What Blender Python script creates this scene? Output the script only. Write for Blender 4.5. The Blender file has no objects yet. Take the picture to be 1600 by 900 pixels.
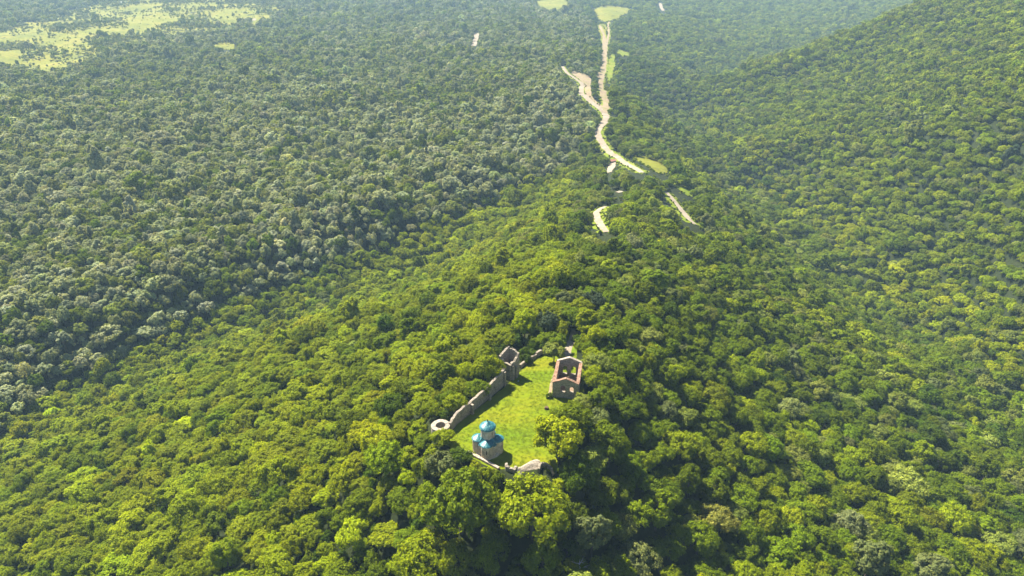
import bpy, bmesh, math, random
import numpy as np
from mathutils import Vector, Matrix
from mathutils.geometry import delaunay_2d_cdt

# ------------------------------------------------------------------ camera, sky, sun, exposure
sc = bpy.context.scene
COL = sc.collection
CAM_Z, PITCH, HFOV = 156.0, math.radians(26.0), math.radians(71.0)
FOC = 800.0 / math.tan(HFOV / 2)
cam_d = bpy.data.cameras.new('camera')
cam = bpy.data.objects.new('camera', cam_d)
COL.objects.link(cam)
cam.location = (0, 0, CAM_Z)
cam.rotation_euler = (math.pi / 2 - PITCH, 0, 0)
cam_d.sensor_fit = 'HORIZONTAL'
cam_d.angle = HFOV
cam_d.clip_start, cam_d.clip_end = 1.0, 12000.0
sc.camera = cam

SUN_EL = math.radians(52)
SUN_H = Vector((-0.70, 0.71, 0)).normalized()
S = Vector((SUN_H.x * math.cos(SUN_EL), SUN_H.y * math.cos(SUN_EL), math.sin(SUN_EL)))
world = bpy.data.worlds.new('World')
sc.world = world
world.use_nodes = True
wn = world.node_tree
sky = wn.nodes.new('ShaderNodeTexSky')
sky.sky_type = 'NISHITA'
sky.sun_disc = False
sky.sun_elevation = SUN_EL
sky.sun_rotation = math.atan2(SUN_H.x, SUN_H.y)
sky.altitude = 800
bg = wn.nodes['Background']
wn.links.new(sky.outputs[0], bg.inputs[0])
bg.inputs[1].default_value = 0.05
sun_d = bpy.data.lights.new('sun', 'SUN')
sun_d.energy = 5.0
sun_d.angle = math.radians(0.53)
sun_d.color = (1.0, 0.94, 0.80)
sun = bpy.data.objects.new('sun', sun_d)
COL.objects.link(sun)
sun.rotation_euler = S.to_track_quat('Z', 'Y').to_euler()
sun.location = (-200, 150, 400)
sc.view_settings.view_transform = 'Standard'
sc.view_settings.look = 'None'
sc.view_settings.gamma = 1.0
sc.view_settings.use_curve_mapping = False
sc.view_settings.exposure = 1.75
cy = sc.cycles
cy.use_denoising = True
cy.max_bounces = 6
cy.diffuse_bounces = 2
cy.glossy_bounces = 1
cy.transmission_bounces = 3
cy.volume_bounces = 0
cy.use_adaptive_sampling = False
cy.caustics_reflective = False
cy.caustics_refractive = False

rng = np.random.default_rng(11)
random.seed(5)

# ------------------------------------------------------------------ helpers
def tag(o, label=None, cat=None, group=None, kind=None):
    if label: o['label'] = label
    if cat: o['category'] = cat
    if group: o['group'] = group
    if kind: o['kind'] = kind
    return o

def empty(name, loc=(0, 0, 0), rz=0.0):
    o = bpy.data.objects.new(name, None)
    COL.objects.link(o)
    o.location = loc
    o.rotation_euler = (0, 0, rz)
    o.empty_display_size = 0.5
    return o

def link(name, me, parent=None, loc=None, rz=0.0):
    o = bpy.data.objects.new(name, me)
    COL.objects.link(o)
    if parent: o.parent = parent
    if loc is not None: o.location = loc
    o.rotation_euler = (0, 0, rz)
    return o

def pymesh(name, verts, faces, mats, smooth=False, fm=None):
    me = bpy.data.meshes.new(name)
    me.from_pydata([tuple(v) for v in verts], [], faces)
    for m in (mats if isinstance(mats, (list, tuple)) else [mats]):
        me.materials.append(m)
    if smooth:
        me.polygons.foreach_set('use_smooth', [True] * len(me.polygons))
    if fm is not None:
        me.polygons.foreach_set('material_index', fm)
    me.update()
    return me

def vnoise(x, y, seed=0):
    """smooth value noise, vectorised, range about -1..1"""
    x = np.asarray(x, float); y = np.asarray(y, float)
    xi = np.floor(x).astype(np.int64); yi = np.floor(y).astype(np.int64)
    fx = x - xi; fy = y - yi
    fx = fx * fx * (3 - 2 * fx); fy = fy * fy * (3 - 2 * fy)
    def hsh(a, b):
        n = (a * 374761393 + b * 668265263 + seed * 974711) & 0xFFFFFFFF
        n = ((n ^ (n >> 13)) * 1274126177) & 0xFFFFFFFF
        n = n ^ (n >> 16)
        return (n % 100003) / 50001.5 - 1.0
    a = hsh(xi, yi); b = hsh(xi + 1, yi); c = hsh(xi, yi + 1); d = hsh(xi + 1, yi + 1)
    return (a * (1 - fx) + b * fx) * (1 - fy) + (c * (1 - fx) + d * fx) * fy

def ray(px, py):
    """direction, in metres per unit, of the photograph's pixel (1600 x 900)"""
    u = px - 800.0; v = 450.0 - py
    return np.array([u, FOC * math.cos(PITCH) + v * math.sin(PITCH), -FOC * math.sin(PITCH) + v * math.cos(PITCH)])

def at_z(px, py, z):
    r = ray(px, py)
    return r * ((z - CAM_Z) / r[2]) + np.array([0, 0, CAM_Z])

def project(x, y, z):
    dz = np.asarray(z) - CAM_Z
    f = y * math.cos(PITCH) - dz * math.sin(PITCH)
    up = y * math.sin(PITCH) + dz * math.cos(PITCH)
    f = np.where(f < 1, 1, f)
    return 800 + FOC * x / f, 450 - FOC * up / f, f / FOC

def in_poly(px, py, poly):
    px = np.asarray(px, float); py = np.asarray(py, float)
    ins = np.zeros(px.shape, bool)
    n = len(poly)
    for i in range(n):
        x1, y1 = poly[i]; x2, y2 = poly[(i + 1) % n]
        if y1 == y2: continue
        c = ((y1 > py) != (y2 > py)) & (px < (x2 - x1) * (py - y1) / (y2 - y1) + x1)
        ins ^= c
    return ins

def seg_dist(x, y, poly, closed=False):
    x = np.asarray(x, float); y = np.asarray(y, float)
    d = np.full(x.shape, 1e9)
    n = len(poly)
    for i in range(n if closed else n - 1):
        x1, y1 = poly[i][:2]; x2, y2 = poly[(i + 1) % n][:2]
        dx, dy = x2 - x1, y2 - y1
        L = dx * dx + dy * dy + 1e-9
        t = np.clip(((x - x1) * dx + (y - y1) * dy) / L, 0, 1)
        d = np.minimum(d, np.hypot(x - x1 - t * dx, y - y1 - t * dy))
    return d

# ------------------------------------------------------------------ materials
def nt(name):
    m = bpy.data.materials.new(name)
    m.use_nodes = True
    t = m.node_tree
    return m, t, t.nodes['Principled BSDF'], t.nodes['Material Output']

def ramp(t, fac, stops):
    r = t.nodes.new('ShaderNodeValToRGB')
    e = r.color_ramp.elements
    while len(e) < len(stops): e.new(0.5)
    for el, (p, c) in zip(e, stops):
        el.position = p; el.color = (*c, 1)
    t.links.new(fac, r.inputs[0])
    return r.outputs[0]

def noise(t, scale, detail=4, rough=0.6, vec=None):
    n = t.nodes.new('ShaderNodeTexNoise')
    n.inputs['Scale'].default_value = scale
    n.inputs['Detail'].default_value = detail
    n.inputs['Roughness'].default_value = rough
    if vec: t.links.new(vec, n.inputs['Vector'])
    return n.outputs['Fac']

def geo_pos(t):
    return t.nodes.new('ShaderNodeNewGeometry').outputs['Position']

def mixc(t, fac, a, b, mode='MIX'):
    n = t.nodes.new('ShaderNodeMix')
    n.data_type = 'RGBA'; n.blend_type = mode
    for sock, val in ((n.inputs[0], fac), (n.inputs[6], a), (n.inputs[7], b)):
        if hasattr(val, 'is_linked'): t.links.new(val, sock)
        elif isinstance(val, tuple): sock.default_value = (*val, 1)
        else: sock.default_value = val
    return n.outputs[2]

def ground_mat(name, stops, scale, fine, bump=0.3, rough=0.95, lo=0.62, streak=None):
    m, t, b, o = nt(name)
    p = geo_pos(t)
    q = p
    if streak:      # drawn out along one direction, like mown or trodden grass
        mp = t.nodes.new('ShaderNodeMapping')
        mp.inputs['Rotation'].default_value = (0, 0, streak[0])
        mp.inputs['Scale'].default_value = (streak[1], 1, 1)
        t.links.new(p, mp.inputs['Vector']); q = mp.outputs[0]
    c = ramp(t, noise(t, scale, 5, 0.65, q), stops)
    f = ramp(t, noise(t, fine, 3, 0.7, p), [(0.3, (lo, lo, lo)), (0.7, (1.15, 1.15, 1.15))])
    c = mixc(t, 1.0, c, f, 'MULTIPLY')
    t.links.new(c, b.inputs['Base Color'])
    b.inputs['Roughness'].default_value = rough
    b.inputs['Specular IOR Level'].default_value = 0.15
    bm = t.nodes.new('ShaderNodeBump')
    bm.inputs['Strength'].default_value = bump
    bm.inputs['Distance'].default_value = 0.2
    t.links.new(noise(t, fine, 4, 0.7, p), bm.inputs['Height'])
    t.links.new(bm.outputs[0], b.inputs['Normal'])
    return m

M = {}
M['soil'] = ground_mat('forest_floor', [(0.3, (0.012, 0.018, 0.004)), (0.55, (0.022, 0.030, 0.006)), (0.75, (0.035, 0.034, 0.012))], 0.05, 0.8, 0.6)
M['lawn'] = ground_mat('lawn_grass', [(0.32, (0.088, 0.145, 0.001)), (0.52, (0.128, 0.160, 0.001)), (0.72, (0.175, 0.172, 0.002))], 0.10, 0.5, 0.2, lo=0.85, streak=(-0.95, 0.22))
M['meadow'] = ground_mat('meadow_grass', [(0.32, (0.12, 0.135, 0.010)), (0.5, (0.175, 0.178, 0.010)), (0.68, (0.235, 0.205, 0.025))], 0.012, 0.12, 0.3)
M['verge'] = ground_mat('verge_grass', [(0.30, (0.11, 0.16, 0.006)), (0.5, (0.16, 0.20, 0.008)), (0.7, (0.22, 0.21, 0.03))], 0.06, 0.5, 0.4)
M['gravel'] = ground_mat('road_gravel', [(0.3, (0.23, 0.18, 0.125)), (0.55, (0.30, 0.25, 0.19)), (0.75, (0.36, 0.31, 0.25))], 0.12, 1.6, 0.3)
M['earth'] = ground_mat('bare_earth', [(0.3, (0.22, 0.16, 0.10)), (0.5, (0.29, 0.22, 0.14)), (0.7, (0.20, 0.19, 0.06))], 0.07, 0.6, 0.5)

def stone_mat(name, cols, vscale=3.2, bump=0.6):
    m, t, b, o = nt(name)
    tc = t.nodes.new('ShaderNodeTexCoord').outputs['Object']
    v = t.nodes.new('ShaderNodeTexVoronoi')
    v.inputs['Scale'].default_value = vscale
    t.links.new(tc, v.inputs['Vector'])
    hs = t.nodes.new('ShaderNodeSeparateColor')
    t.links.new(v.outputs['Color'], hs.inputs[0])
    c = ramp(t, hs.outputs[0], [(0.0, cols[0]), (0.5, cols[1]), (1.0, cols[2])])
    st = ramp(t, noise(t, 0.55, 6, 0.7, tc), [(0.32, (0.55, 0.54, 0.52)), (0.5, (1, 1, 1)), (0.75, (1.18, 1.12, 1.02))])
    c = mixc(t, 1.0, c, st, 'MULTIPLY')
    t.links.new(c, b.inputs['Base Color'])
    b.inputs['Roughness'].default_value = 0.92
    b.inputs['Specular IOR Level'].default_value = 0.2
    ve = t.nodes.new('ShaderNodeTexVoronoi')
    ve.feature = 'DISTANCE_TO_EDGE'
    ve.inputs['Scale'].default_value = vscale
    t.links.new(tc, ve.inputs['Vector'])
    h = ramp(t, ve.outputs['Distance'], [(0.0, (0, 0, 0)), (0.12, (1, 1, 1))])
    bm = t.nodes.new('ShaderNodeBump')
    bm.inputs['Strength'].default_value = bump
    bm.inputs['Distance'].default_value = 0.12
    t.links.new(h, bm.inputs['Height'])
    t.links.new(bm.outputs[0], b.inputs['Normal'])
    return m

M['rubble'] = stone_mat('rubble_stone', [(0.20, 0.165, 0.125), (0.29, 0.245, 0.19), (0.38, 0.325, 0.26)])
M['pale_rubble'] = stone_mat('pale_rubble_stone', [(0.27, 0.22, 0.17), (0.35, 0.295, 0.235), (0.43, 0.37, 0.30)], 2.8)
M['ashlar'] = stone_mat('chapel_stone', [(0.52, 0.41, 0.29), (0.62, 0.51, 0.38), (0.70, 0.60, 0.47)], 2.2, 0.35)
M['cornice'] = stone_mat('cornice_stone', [(0.36, 0.48, 0.46), (0.44, 0.55, 0.52), (0.54, 0.60, 0.56)], 2.0, 0.2)
M['brick'] = stone_mat('red_brick_coping', [(0.20, 0.10, 0.06), (0.26, 0.145, 0.095), (0.32, 0.22, 0.16)], 2.6, 0.5)
M['hall_floor'] = ground_mat('hall_floor_earth', [(0.3, (0.16, 0.10, 0.07)), (0.55, (0.22, 0.15, 0.10)), (0.75, (0.14, 0.14, 0.05))], 0.5, 2.0)

def plain(name, col, rough=0.8, spec=0.3):
    m, t, b, o = nt(name)
    n = ramp(t, noise(t, 3.0, 4, 0.6, geo_pos(t)), [(0.3, tuple(c * 0.8 for c in col)), (0.7, tuple(min(1, c * 1.15) for c in col))])
    t.links.new(n, b.inputs['Base Color'])
    b.inputs['Roughness'].default_value = rough
    b.inputs['Specular IOR Level'].default_value = spec
    return m
M['dark'] = plain('window_dark', (0.02, 0.018, 0.016))
M['bark'] = plain('bark', (0.10, 0.08, 0.06), 0.95)
M['dead_wood'] = plain('dead_wood', (0.42, 0.38, 0.33), 0.9)
M['red_roof'] = plain('red_sheet_roof', (0.36, 0.16, 0.11), 0.7)
M['plaster'] = plain('pale_plaster', (0.55, 0.48, 0.40), 0.9)
M['white_roof'] = plain('white_sheet_roof', (0.75, 0.74, 0.72), 0.6)
M['old_wood'] = plain('old_brown_wood', (0.10, 0.06, 0.035), 0.9)

def tile_mat():
    m, t, b, o = nt('glazed_blue_tile')
    g = t.nodes.new('ShaderNodeNewGeometry')
    c = ramp(t, g.outputs['Random Per Island'], [(0.0, (0.008, 0.085, 0.12)), (0.35, (0.015, 0.13, 0.165)), (0.7, (0.035, 0.175, 0.195)), (0.93, (0.08, 0.24, 0.24)), (1.0, (0.22, 0.32, 0.29))])
    w = ramp(t, noise(t, 1.2, 4, 0.7, geo_pos(t)), [(0.35, (0.75, 0.8, 0.9)), (0.65, (1.15, 1.1, 1.0))])
    t.links.new(mixc(t, 1.0, c, w, 'MULTIPLY'), b.inputs['Base Color'])
    b.inputs['Roughness'].default_value = 0.38
    b.inputs['Specular IOR Level'].default_value = 0.5
    return m
M['tile'] = tile_mat()

def leaf_mat(name, tl=0.40, rough=0.6, spec=0.06, default=None):
    """leaf colour comes from each tree's own 'tint'; every leaf spray varies a little round it"""
    m, t, b, o = nt(name)
    if default is None:
        a = t.nodes.new('ShaderNodeAttribute')
        a.attribute_type = 'INSTANCER'
        a.attribute_name = 'tint'
        col = a.outputs['Color']
    else:
        rgb = t.nodes.new('ShaderNodeRGB'); rgb.outputs[0].default_value = (*default, 1); col = rgb.outputs[0]
    g = t.nodes.new('ShaderNodeNewGeometry')
    v = ramp(t, g.outputs['Random Per Island'], [(0.0, (0.60, 0.66, 0.70)), (0.5, (0.96, 0.97, 0.95)), (0.85, (1.20, 1.16, 1.0)), (1.0, (1.5, 1.35, 1.15))])
    c = mixc(t, 1.0, col, v, 'MULTIPLY')
    t.links.new(c, b.inputs['Base Color'])
    b.inputs['Roughness'].default_value = rough
    b.inputs['Specular IOR Level'].default_value = spec
    tr = t.nodes.new('ShaderNodeBsdfTranslucent')
    t.links.new(mixc(t, 1.0, c, (1.35, 1.22, 0.4), 'MULTIPLY'), tr.inputs['Color'])
    mx = t.nodes.new('ShaderNodeMixShader')
    mx.inputs[0].default_value = tl
    t.links.new(b.outputs[0], mx.inputs[1])
    t.links.new(tr.outputs[0], mx.inputs[2])
    t.links.new(mx.outputs[0], o.inputs['Surface'])
    return m
M['leaf'] = leaf_mat('foliage')
M['grass_blade'] = leaf_mat('grass_blades', 0.3, 0.7, 0.15)

# ------------------------------------------------------------------ terrain
# heights (m, chapel lawn = 0) read off the picture: (pixel x, pixel y, height)
CP = [
 # crest of the spur and the low ridge behind it
 (800, 900, -22), (900, 520, 0), (930, 450, -4), (945, 400, -15), (950, 345, -38), (990, 272, -63), (945, 200, -70),
 (945, 150, -72), (940, 100, -80), (945, 40, -86), (955, 10, -84),
 # lawn
 (700, 690, 0), (762, 712, 0), (860, 730, -1), (830, 560, 0), (885, 545, 0), (870, 640, 0), (790, 730, -1),
 # left flank
 (400, 900, -45), (0, 900, -100), (200, 900, -72), (600, 900, -30), (400, 760, -48), (200, 750, -85), (600, 700, -17), (600, 600, -28), (400, 650, -62),
 (600, 500, -55), (750, 480, -22), (750, 420, -48), (850, 400, -28), (850, 350, -55), (500, 520, -72), (300, 600, -92), (100, 700, -112), (900, 310, -62),
 # left valley floor
 (0, 690, -134), (100, 605, -134), (200, 560, -131), (300, 510, -128), (450, 450, -123), (600, 390, -117), (760, 320, -108), (880, 270, -94),
 # left slope and plateau
 (0, 520, -106), (0, 450, -100), (200, 420, -99), (400, 330, -93), (600, 270, -90), (0, 300, -88), (0, 200, -84), (300, 200, -88), (200, 100, -84), (0, 60, -84),
 (200, 40, -82), (400, 60, -86), (600, 100, -90), (700, 40, -90), (750, 150, -86), (850, 200, -84), (200, 0, -66), (600, 0, -70), (0, 0, -66), (800, 80, -90), (450, 150, -88),
 # right flank
 (1000, 900, -30), (1200, 900, -45), (1400, 900, -72), (1600, 900, -94), (1400, 750, -82), (1200, 750, -52), (1050, 750, -26), (1050, 600, -22), (1200, 600, -58), (1200, 450, -76), (1050, 450, -30),
 (1065, 325, -62), (1020, 255, -70), (1150, 370, -84), (1400, 600, -96), (1600, 760, -104), (1300, 480, -106), (1500, 560, -116), (1030, 400, -34),
 # right valley floor
 (1600, 630, -122), (1500, 520, -134), (1390, 430, -140), (1280, 350, -142), (1190, 285, -144), (1130, 225, -145), (1092, 175, -144),
 # right mountain, up to its outline
 (1600, 450, -82), (1600, 300, -52), (1500, 350, -98), (1400, 250, -84), (1300, 200, -88), (1200, 180, -106), (1600, 150, 0), (1500, 100, -8), (1400, 130, -48), (1600, 20, 50), (1300, 110, -66),
 (1130, 142, -108), (1180, 105, -80), (1300, 60, -28), (1400, 22, 20), (1460, 2, 44),
 # between the far ridge and the mountain
 (1010, 190, -90), (1050, 120, -108), (1050, 60, -108), (1000, 20, -90), (1020, 0, -76), (800, 0, -72), (1200, 40, -118), (1200, 5, -86), (1330, 5, -70),
]
# heights at places the camera cannot see: (x, y, z)
CW = [(0, 166, -10), (0, 140, -20), (0, 80, -42), (0, 0, -62), (0, -140, -85), (-160, 60, -90), (160, 60, -75), (-250, 150, -112), (250, 150, -92), (-120, -140, -95), (120, -140, -90),
 # behind the mountain's outline, and the far hillside beyond it
 (560, 1720, -160), (760, 1800, -140), (950, 1900, -90), (480, 1650, -150), (640, 2050, -150), (900, 2250, -130), (1300, 2500, -60), (1500, 2300, 40), (1300, 1700, 80), (1500, 1500, 70),
 (0, 4400, -5), (1500, 4400, 20), (-1500, 4400, 10), (3200, 4400, 80), (-3200, 4400, 50), (-2400, 2400, -70), (2600, 2600, 110), (-1300, 1300, -85), (-900, 700, -92), (1000, 700, -50), (1400, 1100, 20),
 (0, 5200, 40), (-3400, 5200, 80), (3400, 5200, 110)]
pts = [at_z(*c) for c in CP] + [np.array(c, float) for c in CW]
def bank(line, off, slope, up):
    """a steep bank beyond a valley line: the ground climbs 'up' metres at the given slope"""
    for (a, b, z) in line:
        v = at_z(a, b, z)
        best = min((abs(k - slope), z2, q) for z2 in np.arange(z + 3, z + up, .5) for q in [at_z(a + off[0], b + off[1], z2)]
                   for k in [(z2 - z) / max(np.hypot(*(q[:2] - v[:2])), .1)])
        pts.append(best[2])
VAL_L = [(0, 690, -134), (100, 605, -134), (200, 560, -131), (300, 510, -128), (450, 450, -123), (600, 390, -117), (760, 320, -108)]
VAL_R = [(1600, 630, -122), (1500, 520, -134), (1390, 430, -140), (1280, 350, -142), (1190, 285, -144)]
bank(VAL_L, (-14, -40), .80, 45)
bank(VAL_R, (16, -34), .62, 45)
pts = np.array(pts)
def warp(x, y):
    q = np.asarray(y) + 260.0
    return np.asarray(x) / q * 1.6, np.log(q) * 1.25
wa, wb = warp(pts[:, 0], pts[:, 1])
def tps_k(r2):
    return 0.5 * r2 * np.log(r2 + 1e-12)
n = len(pts)
K = tps_k((wa[:, None] - wa[None]) ** 2 + (wb[:, None] - wb[None]) ** 2) + np.eye(n) * 1.5e-4
Pm = np.column_stack([np.ones(n), wa, wb])
A = np.block([[K, Pm], [Pm.T, np.zeros((3, 3))]])
sol = np.linalg.solve(A, np.concatenate([pts[:, 2], np.zeros(3)]))
LAWN_PX = [(694, 694), (704, 676), (722, 655), (752, 634), (786, 607), (806, 587), (828, 565), (852, 553), (872, 556), (884, 540), (889, 522), (903, 522), (901, 560), (912, 566), (912, 628), (900, 640), (880, 660), (884, 690), (870, 715), (874, 740), (860, 738),
           (842, 728), (824, 733), (808, 734), (790, 732), (774, 735), (748, 721), (728, 711)]
LAWN = [tuple(at_z(a, b, 0)[:2]) for a, b in LAWN_PX]
def height_raw(x, y):
    x = np.asarray(x, float); y = np.asarray(y, float)
    a, b = warp(x, y)
    out = sol[n] + sol[n + 1] * a + sol[n + 2] * b
    sh = out.shape
    af, bf = a.ravel(), b.ravel()
    acc = np.zeros(af.shape)
    for i in range(0, len(af), 8192):
        r2 = (af[i:i + 8192, None] - wa[None]) ** 2 + (bf[i:i + 8192, None] - wb[None]) ** 2
        acc[i:i + 8192] = tps_k(r2) @ sol[:n]
    h = out + acc.reshape(sh)
    d = np.hypot(x, y)
    k = np.clip((d - 180) / 500, 0.25, 1.0)
    h = h + k * (10.0 * vnoise(x / 170, y / 170, 3) + 3.0 * vnoise(x / 62, y / 62, 4) + 1.2 * vnoise(x / 26, y / 26, 5))
    sd = seg_dist(x, y, LAWN, True)
    sd = np.where(in_poly(x, y, LAWN), 0, sd)
    f = 1 - np.clip((sd - 2) / np.where(y < 200, 9, 15), 0, 1)
    f = f * f * (3 - 2 * f)
    return h * (1 - f)
NR, NC = 360, 250
g_s = np.linspace(math.log(90), math.log(5700), NR)
g_a = np.linspace(-1.15, 1.15, NC)
gy = np.exp(g_s)[:, None] - 260.0 + np.zeros((NR, NC))
gx = g_a[None] * np.exp(g_s)[:, None]
gz = height_raw(gx, gy)
def hgt(x, y):
    x = np.asarray(x, float); y = np.asarray(y, float)
    q = np.maximum(y + 260.0, 91)
    fs = np.clip((np.log(q) - g_s[0]) / (g_s[1] - g_s[0]), 0, NR - 1.001)
    fa = np.clip((x / q - g_a[0]) / (g_a[1] - g_a[0]), 0, NC - 1.001)
    i = fs.astype(int); j = fa.astype(int)
    # rows are spaced in log(y): interpolate in y itself
    e0 = np.exp(g_s[i]); e1 = np.exp(g_s[i + 1])
    u = np.clip((q - e0) / (e1 - e0), 0, 1); v = fa - j
    return (gz[i, j] * (1 - v) + gz[i, j + 1] * v) * (1 - u) + (gz[i + 1, j] * (1 - v) + gz[i + 1, j + 1] * v) * u
vv = np.column_stack([gx.ravel(), gy.ravel(), gz.ravel()])
ii = np.arange((NR - 1) * NC).reshape(NR - 1, NC)[:, :-1].ravel()
ff = np.column_stack([ii, ii + 1, ii + NC + 1, ii + NC])
me = bpy.data.meshes.new('terrain')
me.vertices.add(len(vv)); me.vertices.foreach_set('co', vv.ravel())
me.loops.add(ff.size); me.loops.foreach_set('vertex_index', ff.ravel())
me.polygons.add(len(ff)); me.polygons.foreach_set('loop_start', np.arange(0, ff.size, 4))
me.polygons.foreach_set('use_smooth', np.ones(len(ff), bool))
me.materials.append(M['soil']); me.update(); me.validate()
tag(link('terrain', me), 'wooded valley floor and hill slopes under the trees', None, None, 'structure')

def hit(px, py, up=0.0):
    """where the sight line through a pixel of the photograph meets the surface lying 'up' metres over the ground"""
    r = ray(px, py)
    ts = np.geomspace(0.1, 5.0, 1700)
    X = r[0] * ts; Y = r[1] * ts; Z = CAM_Z + r[2] * ts
    b = np.nonzero(Z < hgt(X, Y) + up)[0]
    if len(b) == 0: k = len(ts) - 1; return np.array([X[k], Y[k], Z[k]])
    k = b[0]
    lo, hi = ts[max(k - 1, 0)], ts[k]
    for _ in range(20):
        mid = (lo + hi) / 2
        if CAM_Z + r[2] * mid < hgt(r[0] * mid, r[1] * mid) + up: hi = mid
        else: lo = mid
    return np.array([r[0] * hi, r[1] * hi, float(hgt(r[0] * hi, r[1] * hi))])

# ------------------------------------------------------------------ ground sheets: lawn, meadows, roads
def smooth_closed(poly, it=2):
    for _ in range(it):
        q = []
        for i in range(len(poly)):
            a = np.array(poly[i]); b = np.array(poly[(i + 1) % len(poly)])
            q += [tuple(a * .75 + b * .25), tuple(a * .25 + b * .75)]
        poly = q
    return poly

def sheet(name, poly, mat, step, lift, label, it=1):
    poly = smooth_closed([tuple(p[:2]) for p in poly], it)
    P = []
    for i in range(len(poly)):
        a = np.array(poly[i]); b = np.array(poly[(i + 1) % len(poly)])
        k = max(1, int(np.hypot(*(b - a)) / step))
        P += [tuple(a + (b - a) * j / k + rng.normal(0, step * 0.09, 2)) for j in range(k)]
    nb = len(P)
    xs = np.array([p[0] for p in P]); ys = np.array([p[1] for p in P])
    X, Y = np.meshgrid(np.arange(xs.min(), xs.max(), step), np.arange(ys.min(), ys.max(), step))
    X = X.ravel(); Y = Y.ravel()
    X = X + rng.uniform(-.2, .2, X.shape) * step; Y = Y + rng.uniform(-.2, .2, Y.shape) * step
    k = in_poly(X, Y, P) & (seg_dist(X, Y, P, True) > step * .5)
    V = [Vector(p) for p in P] + [Vector((a, b)) for a, b in zip(X[k], Y[k])]
    vo, eo, fo, *_ = delaunay_2d_cdt(V, [], [list(range(nb))], 1, 1e-4)
    x = np.array([v.x for v in vo]); y = np.array([v.y for v in vo])
    z = hgt(x, y) + lift
    # edges dip into the ground so that the sheet has no floating rim
    me = pymesh(name, np.column_stack([x, y, z]), [list(f) for f in fo], mat, True)
    o = link(name, me)
    return tag(o, label, None, None, 'structure'), P

def ribbon(name, line, width, mat, lift, label, px=True, step=4.0, jit=0.12):
    """a road: cross rows every few metres along a smoothed line, five points across, lying on the ground"""
    L = [hit(*p)[:2] if px else np.array(p, float)[:2] for p in line]
    Q = []
    for i in range(len(L) - 1):
        p0 = L[max(i - 1, 0)]; p1 = L[i]; p2 = L[i + 1]; p3 = L[min(i + 2, len(L) - 1)]
        k = max(2, int(np.hypot(*(p2 - p1)) / step))
        for j in range(k):
            t = j / k
            Q.append(0.5 * (2 * p1 + (p2 - p0) * t + (2 * p0 - 5 * p1 + 4 * p2 - p3) * t * t + (3 * p1 - p0 - 3 * p2 + p3) * t ** 3))
    Q.append(L[-1])
    Q = np.array(Q)
    T = np.gradient(Q, axis=0); T /= np.maximum(np.hypot(T[:, 0], T[:, 1]), 1e-6)[:, None]
    N = np.column_stack([-T[:, 1], T[:, 0]])
    V = []; Fc = []
    for i in range(len(Q)):
        w = (width if np.isscalar(width) else np.interp(i / (len(Q) - 1), np.linspace(0, 1, len(width)), width)) * (1 + rng.normal(0, jit * .6))
        for s in (-.5, -.25, 0, .25, .5):
            p = Q[i] + N[i] * w * (s + (rng.normal(0, jit * .2) if abs(s) == .5 else 0))
            V.append((p[0], p[1], float(hgt(p[0], p[1])) + lift - (0.12 if abs(s) == .5 else 0)))
        if i:
            for q in range(4):
                a = (i - 1) * 5 + q
                Fc.append((a, a + 1, a + 6, a + 5))
    o = link(name, pymesh(name, V, Fc, mat, True))
    tag(o, label, None, None, 'structure')
    return Q

lawn_o, _ = sheet('lawn', LAWN, M['lawn'], 1.5, 0.05, 'sunlit yellow-green mown lawn inside the ruined walls', 0)

def px_poly(pp): return [hit(*p)[:2] for p in pp]
MEADOWS_PX = [
 ([(985, 243), (1000, 240), (1022, 246), (1042, 258), (1048, 266), (1036, 274), (1020, 268), (1003, 256)], M['meadow'], 'bright meadow strip right of the pale road at the saddle', 3.0),
 ([(1048, 286), (1066, 288), (1083, 297), (1084, 308), (1074, 307), (1062, 298)], M['verge'], 'small bright green meadow above the right hand road', 3.0),
 ([(926, 12), (950, 8), (988, 12), (980, 22), (958, 32), (946, 36), (934, 30)], M['meadow'], 'light green fan shaped meadow at the head of the far track', 9.0),
 ([(932, 36), (948, 38), (952, 44), (946, 62), (938, 62), (935, 50)], M['meadow'], 'narrow pale meadow below the fan shaped meadow', 7.0),
 ([(836, 0), (858, -3), (885, -3), (892, 12), (872, 18), (840, 12)], M['meadow'], 'pale dry meadow at the far top edge', 9.0),
 ([(946, 92), (958, 82), (964, 94), (957, 120), (953, 136), (945, 120)], M['verge'], 'green grass strip right of the dirt track', 5.0),
 ([(962, 76), (978, 78), (986, 84), (975, 90), (966, 86)], M['verge'], 'small green clearing right of the far track', 6.0),
 ([(330, 68), (365, 66), (368, 78), (340, 78)], M['meadow'], 'small bright clearing at the plateau edge', 8.0),
]
EDGES = []             # rims of meadows, verges and roads, for the scrub that grows along them
CLEAR_PX = []          # visible outlines that stay free of tall trees
for pp, mt, lb, st in MEADOWS_PX:
    EDGES.append((sheet('meadow', px_poly(pp), mt, st, 0.35, lb)[1], 1.0))
    CLEAR_PX.append(pp)
PLATEAU_PX = [(-60, 118), (20, 108), (70, 122), (105, 120), (125, 108), (180, 96), (200, 86), (230, 72), (300, 58), (330, 50), (400, 38), (470, 22), (430, 2), (330, -6), (200, -4), (90, 20), (40, 38), (-60, 60)]
PLATEAU = px_poly(PLATEAU_PX)
sheet('meadow', PLATEAU, M['meadow'], 22, 0.5, 'wide yellow-green plateau meadow dotted with shrubs', 1)

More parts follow.
